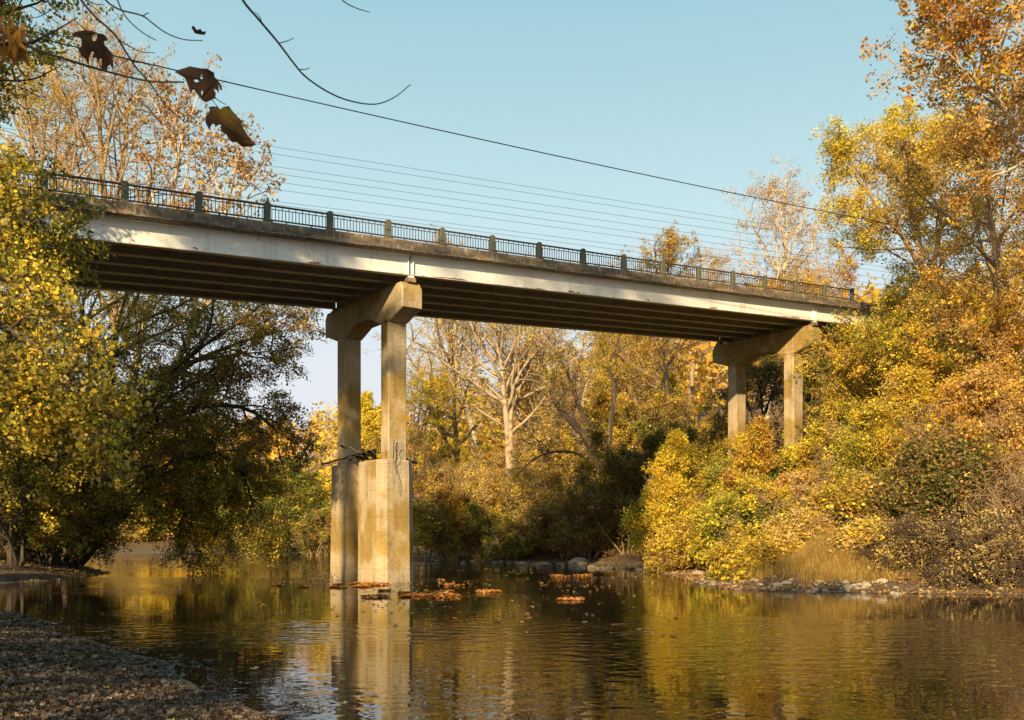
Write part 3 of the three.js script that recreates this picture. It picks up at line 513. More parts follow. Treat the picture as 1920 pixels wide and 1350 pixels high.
for (const [px, Z, top, sp, pal, dens, label] of [
  [800, 90, 880, 3.2, ['gold', 'brown', 'tan'], 1, 'brown gold shrub on the far bank touching the pier shaft'],
  [850, 89, 905, 3, ['yellow', 'gold', 'brown', 'yellow'], 1.2, 'yellow shrub on the far bank right of the pier shaft'],
  [905, 88, 870, 3.4, ['gold', 'tan', 'brown', 'orange'], 1, 'russet brush below the pale sycamore trunk'],
  [960, 86, 930, 2.2, ['green', 'lime', 'green', 'olive'], 1.2, 'small green shrub low on the far bank below the cream sycamore'],
  [1000, 87, 840, 3.6, ['tan', 'gold', 'brown'], .9, 'brown brush under the low arching bough'],
  [1060, 84, 880, 3.4, ['brown', 'tan', 'gold'], .7, 'dull brown brush left of the leaning trunk base'],
  [1105, 81, 930, 2.8, ['brown', 'brown', 'tan'], .7, 'low dull brush by the stones below the leaning trunk'],
  [1175, 79, 850, 3.4, ['brown', 'dkgreen', 'rust'], 1, 'dark brush right of the leaning trunk base'],
  [1215, 77, 780, 4, ['olive', 'dkgreen', 'brown', 'gold'], 1.2, 'dark olive thicket left of the golden overhanging bush'],
  [870, 100, 800, 4, ['gold', 'tan', 'brown'], 1, 'golden brush upslope between the pier and the cream sycamore'],
  [1040, 96, 800, 4, ['gold', 'brown', 'tan'], .9, 'tan brush upslope behind the arching bough'],
  [1210, 92, 720, 4, ['brown', 'gold', 'olive'], 1, 'brown gold thicket upslope left of the straight dark trunk'],
  [1290, 84, 740, 4, ['olive', 'brown', 'gold'], 1.2, 'olive brown thicket in front of the far pier column'],
]) tree('bank_shrub', label, 'shrub', GB, spot(px, Z, top, { stems: 6, open: .4, limbs: 8, base: .1, spread: sp * .62, dens, leaf: 's', pal, bark: 'tan', r: .07, fill: Math.round(170 * dens), fillR: sp, size: 1.1 }));

// --- right bank trees
{
  const w = (px, py, zz) => { const p = at(px, py, zz); return [p.x, p.y, p.z]; };
  const a = [w(1752, 800, 57), w(1746, 690, 57), w(1738, 590, 57), w(1728, 490, 57), w(1705, 380, 57), w(1690, 240, 57)]; a.r = .34;
  const b = [w(1728, 500, 57), w(1690, 440, 56.5), w(1640, 380, 56), w(1612, 300, 56)]; b.r = .2;
  const c = [w(1735, 560, 57), w(1760, 450, 57.5), w(1770, 350, 58), w(1775, 290, 58)]; c.r = .18;
  tree('cottonwood_tree', 'tall yellow olive tree with a pale trunk where the bridge meets the right bank', 'tree', GR_, { x: X(1752, 57), z: -57, h: 24, bark: 'tan', leaf: 's', pal: ['gold', 'yellow', 'olive', 'gold', 'yellow', 'tan'], trunks: [a, b, c], limbs: 16, base: .15, spread: 3.3, dens: 1.35, twigs: 5, gnarl: .2 });
  const d = [w(2090, 1000, 41), w(2080, 700, 41), w(2060, 400, 41), w(2020, 200, 41), w(1985, 0, 41), w(1970, -150, 41)]; d.r = .4;
  const e = [w(2062, 420, 41), w(1960, 290, 40.5), w(1885, 205, 40), w(1835, 140, 39.5), w(1800, 60, 39)]; e.r = .16;
  tree('sycamore_tree', 'orange sycamore at the top right corner with pale bare branches against the sky', 'tree', GR_, { x: X(2090, 41), z: -41, h: 27, bark: 'pale', leaf: 'syc', size: .66, gaps: .32, pal: ['orange', 'rust', 'orange', 'gold'], trunks: [d, e], limbs: 19, base: .25, spread: 3.1, dens: .95, twigs: 5.5, gnarl: .22 });
  const f = [w(1880, 900, 50), w(1885, 700, 50), w(1875, 520, 50), w(1850, 380, 50), w(1835, 320, 50)]; f.r = .3;
  tree('oak_tree', 'dense orange brown tree at the right edge below the sycamore', 'tree', GR_, { x: X(1880, 50), z: -50, h: 17, bark: 'tan', leaf: 's', pal: ['orange', 'rust', 'tan', 'gold', 'orange'], trunks: [f], limbs: 20, base: .15, spread: 4.4, dens: 1.6, twigs: 5 });
}
for (const [name, px, Z, top, sp, bark, pal, dens, label] of [
  ['ash_tree', 1655, 66, 520, 3.8, 'tan', ['gold', 'olive', 'yellow', 'tan'], 1.2, 'yellow tree in front of the vanishing railing, left of the pale trunk'],
  ['ash_tree', 1850, 64, 380, 4, 'pale', ['orange', 'tan', 'gold'], .7, 'thin orange tree between the pale trunked tree and the right edge'],
  ['ash_tree', 1635, 58.5, 545, 2.6, 'tan', ['gold', 'yellow', 'olive', 'tan'], 1.3, 'yellow olive tree overlapping the end of the fascia girder'],
  ['maple_tree', 1625, 56, 640, 2.8, 'dark', ['olive', 'dkgreen', 'gold', 'olive'], 1.5, 'dense olive tree right of the near column of the bank pier'],
  ['maple_tree', 1660, 52, 650, 4.2, 'dark', ['gold', 'olive', 'yellow', 'orange'], 1.5, 'golden tree below the pale trunk on the right bank'],
  ['maple_tree', 1800, 50, 640, 4.4, 'dark', ['tan', 'orange', 'gold', 'olive'], 1.5, 'tawny tree right of the pale trunk, above the bare brush'],
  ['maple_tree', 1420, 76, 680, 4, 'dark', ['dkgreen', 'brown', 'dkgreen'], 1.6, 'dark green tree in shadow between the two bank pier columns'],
  ['maple_tree', 1310, 66, 800, 3.6, 'dark', ['olive', 'gold', 'dkgreen', 'gold'], 1.5, 'olive gold tree below the left end of the bank pier cap'],
]) tree(name, label, 'tree', GR_, spot(px, Z, top, { limbs: 17, base: .12, spread: sp, dens, leaf: 's', pal, bark, twigs: 5, gnarl: .2 }));
for (const [px, Z, top, sp, pal, dens, label] of [
  [1290, 59.5, 865, 2.3, ['yellow', 'gold', 'yellow', 'olive'], 1.6, 'bright yellow bush overhanging the dark gap at the waterline'],
  [1365, 60, 845, 2.5, ['yellow', 'gold', 'olive', 'lime'], 1.6, 'yellow bush between the overhanging bush and the bank pier column'],
  [1285, 58, 975, 2.0, ['gold', 'tan', 'yellow'], 1.5, 'tan gold vine bush trailing into the water at the point of the bank'],
  [1340, 55, 965, 1.9, ['tan', 'gold', 'brown'], 1.3, 'tan bush at the waterline right of the trailing vine bush'],
  [1430, 57, 835, 1.8, ['yellow', 'lime', 'green', 'gold'], 1.7, 'yellow green bush between the feet of the bank pier columns'],
  [1405, 53, 930, 2.2, ['green', 'lime', 'yellow'], 1.6, 'bright green bush low on the right bank below the pier'],
  [1450, 50, 945, 2.2, ['green', 'lime', 'olive'], 1.6, 'green bush beside the bright green one, above the dry grass'],
  [1500, 53, 905, 2.0, ['tan', 'gold', 'pink', 'tan'], 1.4, 'dry tan bush in front of the near column foot'],
  [1530, 49, 930, 2.4, ['tan', 'orange', 'gold'], 1.4, 'tan orange bush above the pale stones'],
  [1600, 52, 820, 2.4, ['yellow', 'gold', 'lime'], 1.6, 'bright yellow bush right of the near column foot'],
  [1650, 49, 780, 3, ['gold', 'olive', 'yellow'], 1.6, 'large gold bush in the middle of the right bank'],
  [1600, 46, 930, 2.6, ['olive', 'yellow', 'gold'], 1.5, 'olive yellow bush above the dry grass'],
  [1730, 47, 770, 3, ['gold', 'orange', 'yellow', 'olive'], 1.6, 'orange gold bush below the tawny tree'],
  [1690, 43.5, 950, 2.6, ['brown', 'olive', 'brown', 'rust'], .7, 'brownish olive bush right of the dry grass'],
  [1820, 45, 790, 2.8, ['orange', 'tan', 'rust'], 1.5, 'orange bush below the tawny tree near the right edge'],
  [1900, 44, 760, 2.8, ['tan', 'orange', 'brown'], 1.5, 'tan brown bush cut by the right edge'],
  [1770, 42, 900, 2.6, ['brown', 'olive', 'brown', 'dkgreen'], .7, 'dull olive brush behind the bare twigs on the right'],
  [1870, 41, 900, 2.6, ['brown', 'rust', 'brown', 'dkgreen'], .7, 'dull brown brush behind the bare twigs at the right edge'],
  [1430, 44, 1010, 1.4, ['olive', 'gold', 'tan'], 1.2, 'low olive gold bush at the left end of the dry grass'],
  [1510, 44, 985, 1.6, ['gold', 'tan', 'yellow'], 1.2, 'low golden bush behind the middle of the dry grass'],
  [1600, 43, 965, 1.6, ['gold', 'olive', 'orange'], 1.2, 'low orange gold bush behind the right end of the dry grass'],
  [1570, 41.5, 1015, 1.3, ['tan', 'orange', 'gold'], 1.2, 'low tan bush in the dry grass above the pale stones'],
  [1650, 41, 995, 1.5, ['brown', 'tan', 'gold'], 1, 'low brownish bush between the dry grass and the bare brush'],
  [1390, 64, 815, 2.2, ['olive', 'gold', 'brown'], 1.4, 'olive bush in front of the far pier column foot'],
  [1690, 58, 620, 3, ['olive', 'gold', 'olive'], 1.6, 'olive bush under the deck end left of the pale trunk'],
  [1570, 68, 690, 3, ['dkgreen', 'olive', 'gold'], 1.6, 'dark olive bush behind the near pier column'],
]) tree('bank_shrub', label, 'shrub', GS, spot(px, Z, top, { stems: 7, open: .45, limbs: 9, base: .1, spread: sp * .72, dens: dens * 1.15, leaf: 's', pal, bark: 'tan', r: .05, fill: Math.round(120 * dens), fillR: sp, clumps: 9, droop: .06, gnarl: .24, gaps: .49, gapScale: .42 }));
for (const [px, Z, top, pal, label] of [
  [1300, 57, 800, ['yellow', 'gold'], 'slender yellow sapling rising from the overhanging bush'], [1375, 56, 790, ['gold', 'orange', 'brown'], 'slender orange gold sapling left of the far column foot'],
  [1570, 54, 740, ['yellow', 'olive', 'gold'], 'slender yellow sapling right of the near pier column'], [1605, 50, 700, ['gold', 'tan'], 'slender tan gold sapling below the deck end'],
  [1700, 48, 690, ['yellow', 'gold', 'olive'], 'slender yellow sapling left of the tawny tree'], [1765, 46, 720, ['orange', 'gold'], 'slender orange sapling in front of the tawny tree'],
  [1850, 44, 700, ['tan', 'orange'], 'slender tan sapling near the right edge'], [1480, 47, 900, ['gold', 'yellow', 'green'], 'short yellow green sapling above the dry grass'],
]) tree('sapling', label, 'tree', 'saplings on the right bank', spot(px, Z, top, { limbs: 13, base: .12, spread: 1.9, dens: 1.1, leaf: 's', pal, bark: 'tan', r: .06, gnarl: .22, droop: .07, shape: (g) => 1.1 - .5 * g }));
// bare brush at the right edge
for (const [px, Z, top, label] of [[1690, 40, 985, 'bare grey brown brush at the waterline beside the dry grass'], [1745, 39, 960, 'bare tangled brush leaning over the water right of the stones'], [1800, 38, 950, 'bare brush with pale stems at the waterline, second from the right edge'], [1860, 37.4, 935, 'bare pale brush arching over the water near the right edge'], [1910, 37, 960, 'bare straw coloured brush cut by the right edge at the waterline']])
  tree('bare_brush', label, 'shrub', 'bare brush along the right waterline', spot(px, Z, top, { stems: 11, open: .8, limbs: 7, base: .15, spread: 1.2, dens: .08, leaf: 's', size: .6, pal: ['tan', 'brown'], bark: 'dark', r: .028, gnarl: .3, droop: .1, twigs: 5 }));

// --- tall trees on the near left bank and behind the viewpoint: they shade the left half of the bridge, the left bank and the gravel bar
for (const [x, z, h, sp, base, dens, label, r] of [
  [-17.5, -14, 26, 2.2, .78, .6, 'slender poplar on the near left bank, middle of three', .26],
  [-21, -11, 27, 3.2, .70, .8, 'slender poplar on the near left bank, furthest from the river of three', .2],
  [-15.7, -12.5, 25, 2, .80, .5, 'slender poplar on the near left bank, nearest the river of three', .13],
  [-14.5, 7, 36, 5.5, .76, .7, 'tall sycamore behind the viewpoint nearest the gravel bar'],
  [-23.8, 3, 36, 5, .74, .45, 'tall sycamore behind the viewpoint, second from the gravel bar'],
  [-30, 8, 36, 5.5, .72, .7, 'tall sycamore behind the viewpoint, third from the gravel bar'],
  [-36, 4, 36, 6, .66, .5, 'tall sycamore behind the viewpoint, fourth from the gravel bar'],
  [-43, 8, 36, 6, .6, .35, 'tall sycamore on the left behind the viewpoint, fifth from the gravel bar'],
  [-52, 2, 36, 6, .6, .35, 'tall sycamore on the left behind the viewpoint, sixth from the gravel bar'],
  [-60, 8, 36, 7, .6, .4, 'tall sycamore furthest left behind the viewpoint'],
  [-20, -1, 8.5, 3.6, .2, 1.3, 'low bushy tree on the near left bank beside the gravel bar'],
  [-26, 12, 14, 5, .25, 1.3, 'bushy tree behind the viewpoint furthest from the river'],
  [-9, 16, 19, 6, .25, 1.3, 'bushy tree close behind the viewpoint'],
  [-18, 13, 11.5, 5, .2, 1.3, 'bushy tree behind the viewpoint beside the gravel bar'],
]) tree('sycamore_tree', label, 'tree', 'trees behind the viewpoint', { x, z, h, r: r ?? .42, limbs: 16, base, spread: sp, dens, leaf: 'm', pal: ['gold', 'olive', 'orange'], bark: 'pale', angle: .9, size: 1.15, detail: .9 });

// --- far woods on the hill, one mass
{
  const rnd = RNG(4242), list = [], seen = (x, z) => Math.abs(x / -z) < .75;
  const col = new THREE.Color(), pal = [C.orange, C.rust, C.orange, C.tan, C.gold, C.rust, C.orange, C.pink], mats = [];
  let guard = 0;
  while (list.length < 5200 && guard++ < 60000) {
    const z = -(105 + 330 * Math.pow(rnd(), .8)), x = z * -1 * (rnd() * 1.5 - .75), r = river(x, z); if (r.side < 0 || r.d < 16) continue;
    const y = height(x, z), h = 8 + 8 * rnd(), k = Math.floor(fbm(x * .03, z * .03, 2) * 6 + rnd() * 4) % pal.length;
    for (let i = 0; i < 6; i++) list.push([x + (rnd() - .5) * 6, y + h * (.15 + .85 * Math.pow((i + rnd()) / 6, .8)), z + (rnd() - .5) * 6, k, 1.5 + rnd()]);
  }
  const im = new THREE.InstancedMesh(SPR.far[0], M.leaf, list.length); im.name = 'hillside_forest'; const q = new THREE.Quaternion(), m = new THREE.Matrix4(), e = new THREE.Euler();
  list.forEach(([x, y, z, k, s], i) => { e.set(rnd() - .5, rnd() * 6.3, rnd() - .5); m.compose(V(x, y, z), q.setFromEuler(e), V(s, s, s)); im.setMatrixAt(i, m); const b = .7 + .5 * rnd(); im.setColorAt(i, col.setRGB(pal[k][0] * b, pal[k][1] * b, pal[k][2] * b)); });
  im.castShadow = im.receiveShadow = true; tag(im, 'distant orange and gold autumn forest covering the hillside', 'forest', null, 'stuff'); scene.add(im);
}
// ---------------------------------------------------------------- wires
{
  const pole = (name, label, x, z, top, pts, r) => { const g = height(x, z), o = thing(name, label, 'utility pole', 'poles carrying the wires', [x, g - .3, z]); part('shaft', new THREE.CylinderGeometry(r * .6, r, top - g + 1, 10).translate(0, (top - g + 1) / 2, 0), M.bark, o); for (const y of pts) part('crossarm', new THREE.BoxGeometry(.14, .16, 1.6).translate(0, y - g + .3, 0), M.bark, o); };
  const y1 = [295, 308, 330, 343, 358, 372, 393, 400], y2 = [389, 400, 415, 429, 442, 453, 469, 479], ends = [[], []];
  const words = ['topmost', 'second', 'third', 'fourth', 'fifth', 'sixth', 'seventh', 'lowest'];
  y1.forEach((ya, i) => {
    const A = at(640, ya, 60), B = at(1240, y2[i], 70), P = (s) => A.clone().lerp(B, s), pts = [];
    for (let k = 0; k <= 40; k++) { const s = -1 + 3.9 * k / 40; pts.push(P(s)); }
    ends[0].push(pts[0].y); ends[1].push(pts[40].y);
    const m = part(named('power_line'), new Tubes().add(pts, .011, .011, 5).build(), M.wire, scene);
    tag(m, `thin power line above the railing, ${i === 0 || i === 7 ? words[i] : words[i] + ' from the top'} of the eight`, 'power line', 'thin power lines behind the bridge');
    if (i === 0) { ends.a = pts[0]; ends.b = pts[40]; }
  });
  pole('utility_pole', 'tall pole on the left bank carrying the eight thin wires', ends.a.x, ends.a.z, ends.a.y, ends[0], .3);
  pole('utility_pole', 'tall pole on the right hillside carrying the eight thin wires', ends.b.x, ends.b.z, ends.b.y, ends[1], .3);
  const A = at(-420, -45, 27), B = at(1960, 472, 62), pts = []; for (let k = 0; k <= 60; k++) { const s = k / 60; pts.push(A.clone().lerp(B, s).add(V(0, -.9 * 4 * s * (1 - s) * .5, 0))); }
  tag(part('overhead_cable', new Tubes().add(pts, .021, .021, 6).build(), M.wire, scene), 'thick dark cable crossing the sky high above the bridge', 'cable');
  pole('utility_pole', 'pole on the near left bank carrying the thick cable', A.x, A.z, A.y, [A.y], .2);
  pole('utility_pole', 'pole on the right bank carrying the thick cable', B.x, B.z, B.y, [B.y], .2);
}

// ---------------------------------------------------------------- driftwood, leaf rafts, stones, grass, litter
const bent = (rnd, a, b, k = .12, n = 6) => { const d = b.clone().sub(a), L = d.length(), pts = []; for (let i = 0; i <= n; i++) pts.push(a.clone().addScaledVector(d, i / n).add(V((rnd() - .5) * k * L, (rnd() - .5) * k * L, (rnd() - .5) * k * L).multiplyScalar(i && i < n ? 1 : .2))); return smooth(pts, n * 2); };
{
  const rnd = RNG(31), o = thing('driftwood_pile', 'flood driftwood lodged on the shaft top between the pier columns', 'driftwood', null, [0, 0, 0]);
  const put = (a, b, r, k) => part('log', new Tubes().add(bent(rnd, a, b, k), r, r * .45, 6).build(), M.bark, o);
  for (let i = 0; i < 11; i++) put(bridgePoint(-1.2 + rnd() * .8, 5.72 + rnd() * .45, 2.2 + rnd() * 1.6), bridgePoint(-.6 + rnd() * 1.4, 5.7 + rnd() * .35, 4.2 + rnd() * 1.7), .03 + .07 * rnd(), .1);
  put(bridgePoint(-1.3, 5.70, 6.6), bridgePoint(-.95, 6.05, 2.3), .06, .05);
  put(bridgePoint(-1.25, 6.45, 4.6), bridgePoint(-.8, 5.9, 2.5), .055, .05);
  put(bridgePoint(.3, 5.8, 2.2), bridgePoint(1.75, 5.62, 2.6), .13, .04);
  put(bridgePoint(-.28, 6.5, 1.1), bridgePoint(-.3, 5.5, 1.12), .022, .06); put(bridgePoint(-.33, 6.15, 1.08), bridgePoint(-.05, 4.0, 1.12), .018, .06); put(bridgePoint(-.1, 6.2, 1.05), bridgePoint(-.34, 4.6, 1.1), .014, .08);
  const t = thing('driftwood_tangle', 'tangle of twigs and wet debris against the upstream foot of the pier', 'driftwood', null, [0, 0, 0]);
  for (let i = 0; i < 16; i++) { const a = at(575 + rnd() * 45, 1092, 46.5), b = at(572 + rnd() * 55, 1060 + rnd() * 30, 46 + rnd()); a.y = .02; part('stick', new Tubes().add(bent(rnd, a, b, .35), .02, .008, 4).build(), M.twig, t); }
}
function lobed(L, curl, rnd) {                                  // a fallen lobed leaf lying roughly flat
  const out = [[0, 0], [.2, .06], [.46, .1], [.36, .3], [.52, .5], [.28, .58], [.2, .8], [0, 1]], p = [];
  const P = (x, z) => [x * L, curl * L * (x * x * 1.6 + (z - .4) * (z - .4)) + (rnd() - .5) * .04 * L, (z - .5) * L];
  for (const s of [1, -1]) for (let k = 1; k < out.length - 1; k++) p.push(...P(0, .35), ...P(s * out[k][0], out[k][1]), ...P(s * out[k + 1][0], out[k + 1][1]));
  const g = new THREE.BufferGeometry(); g.setAttribute('position', new THREE.Float32BufferAttribute(p, 3)); return g;
}
function leafBatch(list, rnd, pal) {                            // many fallen leaves as one geometry
  const gs = list.map(([x, y, z, s, tilt]) => {
    const g = lobed(s, (rnd() - .3) * .9, rnd).rotateX((rnd() - .5) * tilt).rotateZ((rnd() - .5) * tilt).rotateY(rnd() * 6.28).translate(x, y, z), c = pal[Math.floor(rnd() * pal.length)], b = .6 + .7 * rnd(), a = [];
    for (let i = 0; i < g.attributes.position.count; i++) a.push(c[0] * b, c[1] * b, c[2] * b);
    g.setAttribute('color', new THREE.Float32BufferAttribute(a, 3)); return g;
  });
  const g = mergeGeometries(gs); g.computeVertexNormals(); return g;
}
for (const [px, py, w, dz, n, h, label] of [
  [650, 1098, 160, 4.5, 1300, .24, 'long raft of orange leaves lodged at the foot of the pier shaft'],
  [775, 1114, 200, 4.5, 1500, .24, 'widest raft of orange leaves in front of the pier foot'],
  [527, 1098, 20, 1, 80, .14, 'small orange leaf raft left of the pier'],
  [920, 1109, 58, 1.6, 200, .13, 'orange leaf raft right of the pier, nearer the middle of the river'],
  [1058, 1123, 38, 1.2, 150, .16, 'orange leaf raft furthest out in the open water'],
  [1040, 1080, 30, 1.5, 110, .12, 'left one of two small leaf rafts off the far bank'],
  [1090, 1079, 28, 1.5, 110, .12, 'right one of two small leaf rafts off the far bank'],
  [822, 1088, 12, .5, 30, .16, 'tiny leaf clump beside the right edge of the pier foot'],
  [852, 1097, 36, 1.5, 120, .1, 'small leaf raft between the pier foot and the open water'],
  [1224, 1072, 20, .6, 34, .12, 'small leaf raft in the dark gap before the trailing vine bush'],
  [866, 1070, 14, .5, 22, .08, 'faint leaf clump near the far bank right of the pier'],
  [1385, 1103, 60, .7, 110, .14, 'orange leaves caught on the tip of the pale stone bar'],
]) {
  const rnd = RNG(px * 7 + py), Z = 2 * F / (py - HY), k = Z / F, list = [], hx = w * k / 2, cl = []; for (let i = 0; i < Math.ceil(w / 16); i++) cl.push([(rnd() - .5) * 2 * hx * .85, (rnd() - .5) * dz, .22 + .95 * rnd() * rnd()]);
  for (let i = 0; i < n; i++) { const c = cl[Math.floor(rnd() * cl.length)], rr = Math.sqrt(rnd()) * .38 * c[2] + .04, a = rnd() * 6.28; list.push([c[0] + Math.cos(a) * rr * 1.5, .012 + Math.max(0, 1 - rr * 2.2) * h * .6 * c[2] * rnd() + .01 * rnd(), c[1] + Math.sin(a) * rr, .10 + .08 * rnd(), .75]); }
  const m = part(named('leaf_raft'), leafBatch(list, rnd, [[.62, .25, .045], [.68, .32, .06], [.5, .18, .04], [.64, .42, .14], [.36, .16, .06]]), M.litter, scene); m.position.set(X(px, Z), 0, -Z); tag(m, label, 'leaf raft', 'rafts of fallen leaves on the river');
}
{ // stones
  const rnd = RNG(90), geos = [];
  for (let v = 0; v < 5; v++) { const g = new THREE.IcosahedronGeometry(1, 2), p = g.attributes.position; for (let i = 0; i < p.count; i++) { const x = p.getX(i), y = p.getY(i), z = p.getZ(i), k = .72 + .5 * fbm(x * 1.3 + v * 9 + 20, y * 1.3 + z * 1.7 + 20, 3); p.setXYZ(i, x * k * 1.25, y * k * .55, z * k); } g.computeVertexNormals(); geos.push(g); }
  const put = (px, py, s, mat, label, group) => { const Z = 2 * F / (py - HY), x = X(px, Z), m = part(named('river_stone'), geos[Math.floor(rnd() * 5)], mat, scene); m.position.set(x, Math.max(.01, height(x, -Z)) + s * .12, -Z); m.rotation.set((rnd() - .5) * .4, rnd() * 6.28, (rnd() - .5) * .4); m.scale.setScalar(s); tag(m, label, 'stone', group); };
  for (let i = 0; i < 84; i++) { const f = rnd(), px = 1300 + 390 * f; put(px, 1091 + 17 * Math.sqrt(f) + (rnd() + rnd() - 1) * 10, .06 + .16 * rnd() * rnd(), M.stone, 'pale river stone on the low stone bar of the right bank', 'pale stones on the right bank bar'); }
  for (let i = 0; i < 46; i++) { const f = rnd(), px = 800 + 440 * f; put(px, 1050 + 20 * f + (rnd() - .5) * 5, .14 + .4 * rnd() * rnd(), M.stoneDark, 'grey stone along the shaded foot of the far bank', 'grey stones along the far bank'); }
  put(1085, 1057, .75, M.stone, 'large pale rock in the sun at the foot of the far bank', 'grey stones along the far bank');
  put(1310, 1100 - 20, .3, M.stone, 'pale flat stone alone in the water at the tip of the bar', 'pale stones on the right bank bar');
}
{ // dry grass on the right bank
  const rnd = RNG(55), n = 2600, g = new THREE.BufferGeometry(), P = [], Cc = [];
  for (let i = 0; i < 9; i++) {
    const a = rnd() * 6.28, l = .08 + .45 * rnd() * rnd(), dx = Math.cos(a) * l, dz = Math.sin(a) * l, h = .35 + .75 * rnd(), wx = .007 * Math.sin(a + 1), wz = .007 * Math.cos(a + 1), k = .6 + .6 * rnd(), ox = (rnd() - .5) * .25, oz = (rnd() - .5) * .25, m = [ox + dx * .3, h * .6, oz + dz * .3];
    P.push(ox - wx, 0, oz - wz, ox + wx, 0, oz + wz, m[0] + wx, m[1], m[2] + wz, ox - wx, 0, oz - wz, m[0] + wx, m[1], m[2] + wz, m[0] - wx, m[1], m[2] - wz, m[0] - wx, m[1], m[2] - wz, m[0] + wx, m[1], m[2] + wz, ox + dx, h * (1 - l * .3), oz + dz); for (let q = 0; q < 9; q++) Cc.push(k, k, k * .9);
  }
  g.setAttribute('position', new THREE.Float32BufferAttribute(P, 3)); g.setAttribute('color', new THREE.Float32BufferAttribute(Cc, 3)); g.computeVertexNormals();
  const mats = [], m = new THREE.Matrix4(), q = new THREE.Quaternion(), e = new THREE.Euler(), cols = [];
  while (mats.length < n) { const Z = 36 + 11 * rnd(), px = 1390 + 330 * rnd(), x = X(px, Z), r = river(x, -Z); if (r.side < 0 || r.d < 1.8 + 1.6 * rnd() || r.d > 5.5) continue; const y = height(x, -Z); if (y < .03) continue; if (fbm(x * .9 + 4, Z * .9, 3) < .42 + .12 * rnd()) continue; const s = .35 + .6 * rnd() * rnd() + .25 * fbm(x * .5, Z * .5, 2); m.compose(V(x, y - .03, -Z), q.setFromEuler(e.set((rnd() - .5) * .7, rnd() * 6.28, (rnd() - .5) * .7)), V(s, s, s)); mats.push(m.clone()); cols.push(rnd()); }
  const im = new THREE.InstancedMesh(g, M.leaf, n), c = new THREE.Color(); im.name = 'dry_grass'; mats.forEach((a, i) => { im.setMatrixAt(i, a); const k = .7 + .5 * cols[i]; im.setColorAt(i, c.setRGB(.52 * k, .36 * k, .12 * k)); });
  im.castShadow = im.receiveShadow = true; tag(im, 'golden dry grass above the pale stones on the right bank', 'grass', null, 'stuff'); scene.add(im);
}
{ // fallen leaves covering the gravel bar in the foreground
  const rnd = RNG(66), n = 30000, mats = [], cols = [], m = new THREE.Matrix4(), q = new THREE.Quaternion(), e = new THREE.Euler();
  let guard = 0;
  while (mats.length < n && guard++ < 400000) {
    const Z = 7 + 24 * Math.pow(rnd(), 1.25), px = -120 + 820 * rnd(), x = X(px, Z), r = river(x, -Z), y = height(x, -Z); let yy = y;
    if (y < .008) { if (r.d < -2.6 || rnd() > .3 * Math.exp(y * 16) * sstep(.42, .6, fbm(x * 1.4 + 3, Z * 1.4, 3))) continue; yy = .004; }
    const s = .05 + .09 * rnd() * rnd() + .02 * rnd(), flat = y < .02 ? .3 : 1.1; m.compose(V(x, yy + .012 + .02 * rnd() * (y > .02 ? 1 : .2), -Z), q.setFromEuler(e.set((rnd() - .5) * flat, rnd() * 6.28, (rnd() - .5) * flat)), V(s, s, s)); mats.push(m.clone()); cols.push(rnd());
  }
  const base = lobed(1, .45, rnd), cc = []; for (let i = 0; i < base.attributes.position.count; i++) { const k = .8 + .35 * rnd(); cc.push(k, k, k); } base.setAttribute('color', new THREE.Float32BufferAttribute(cc, 3)); base.computeVertexNormals();
  const pal = [[.085, .055, .035], [.12, .08, .05], [.19, .14, .10], [.06, .042, .03], [.10, .07, .04], [.05, .036, .028], [.25, .19, .14], [.07, .05, .035]], im = new THREE.InstancedMesh(base, M.litter, mats.length), c = new THREE.Color(); im.name = 'leaf_litter';
  mats.forEach((a, i) => { im.setMatrixAt(i, a); const p = rnd() < .012 ? [.42, .34, .05] : pal[Math.floor(cols[i] * pal.length)], k = .7 + .6 * rnd(); im.setColorAt(i, c.setRGB(p[0] * k, p[1] * k, p[2] * k)); });
  im.castShadow = im.receiveShadow = true; tag(im, 'brown fallen leaves covering the gravel bar in the bottom corner', 'leaf litter', null, 'stuff'); scene.add(im);
}

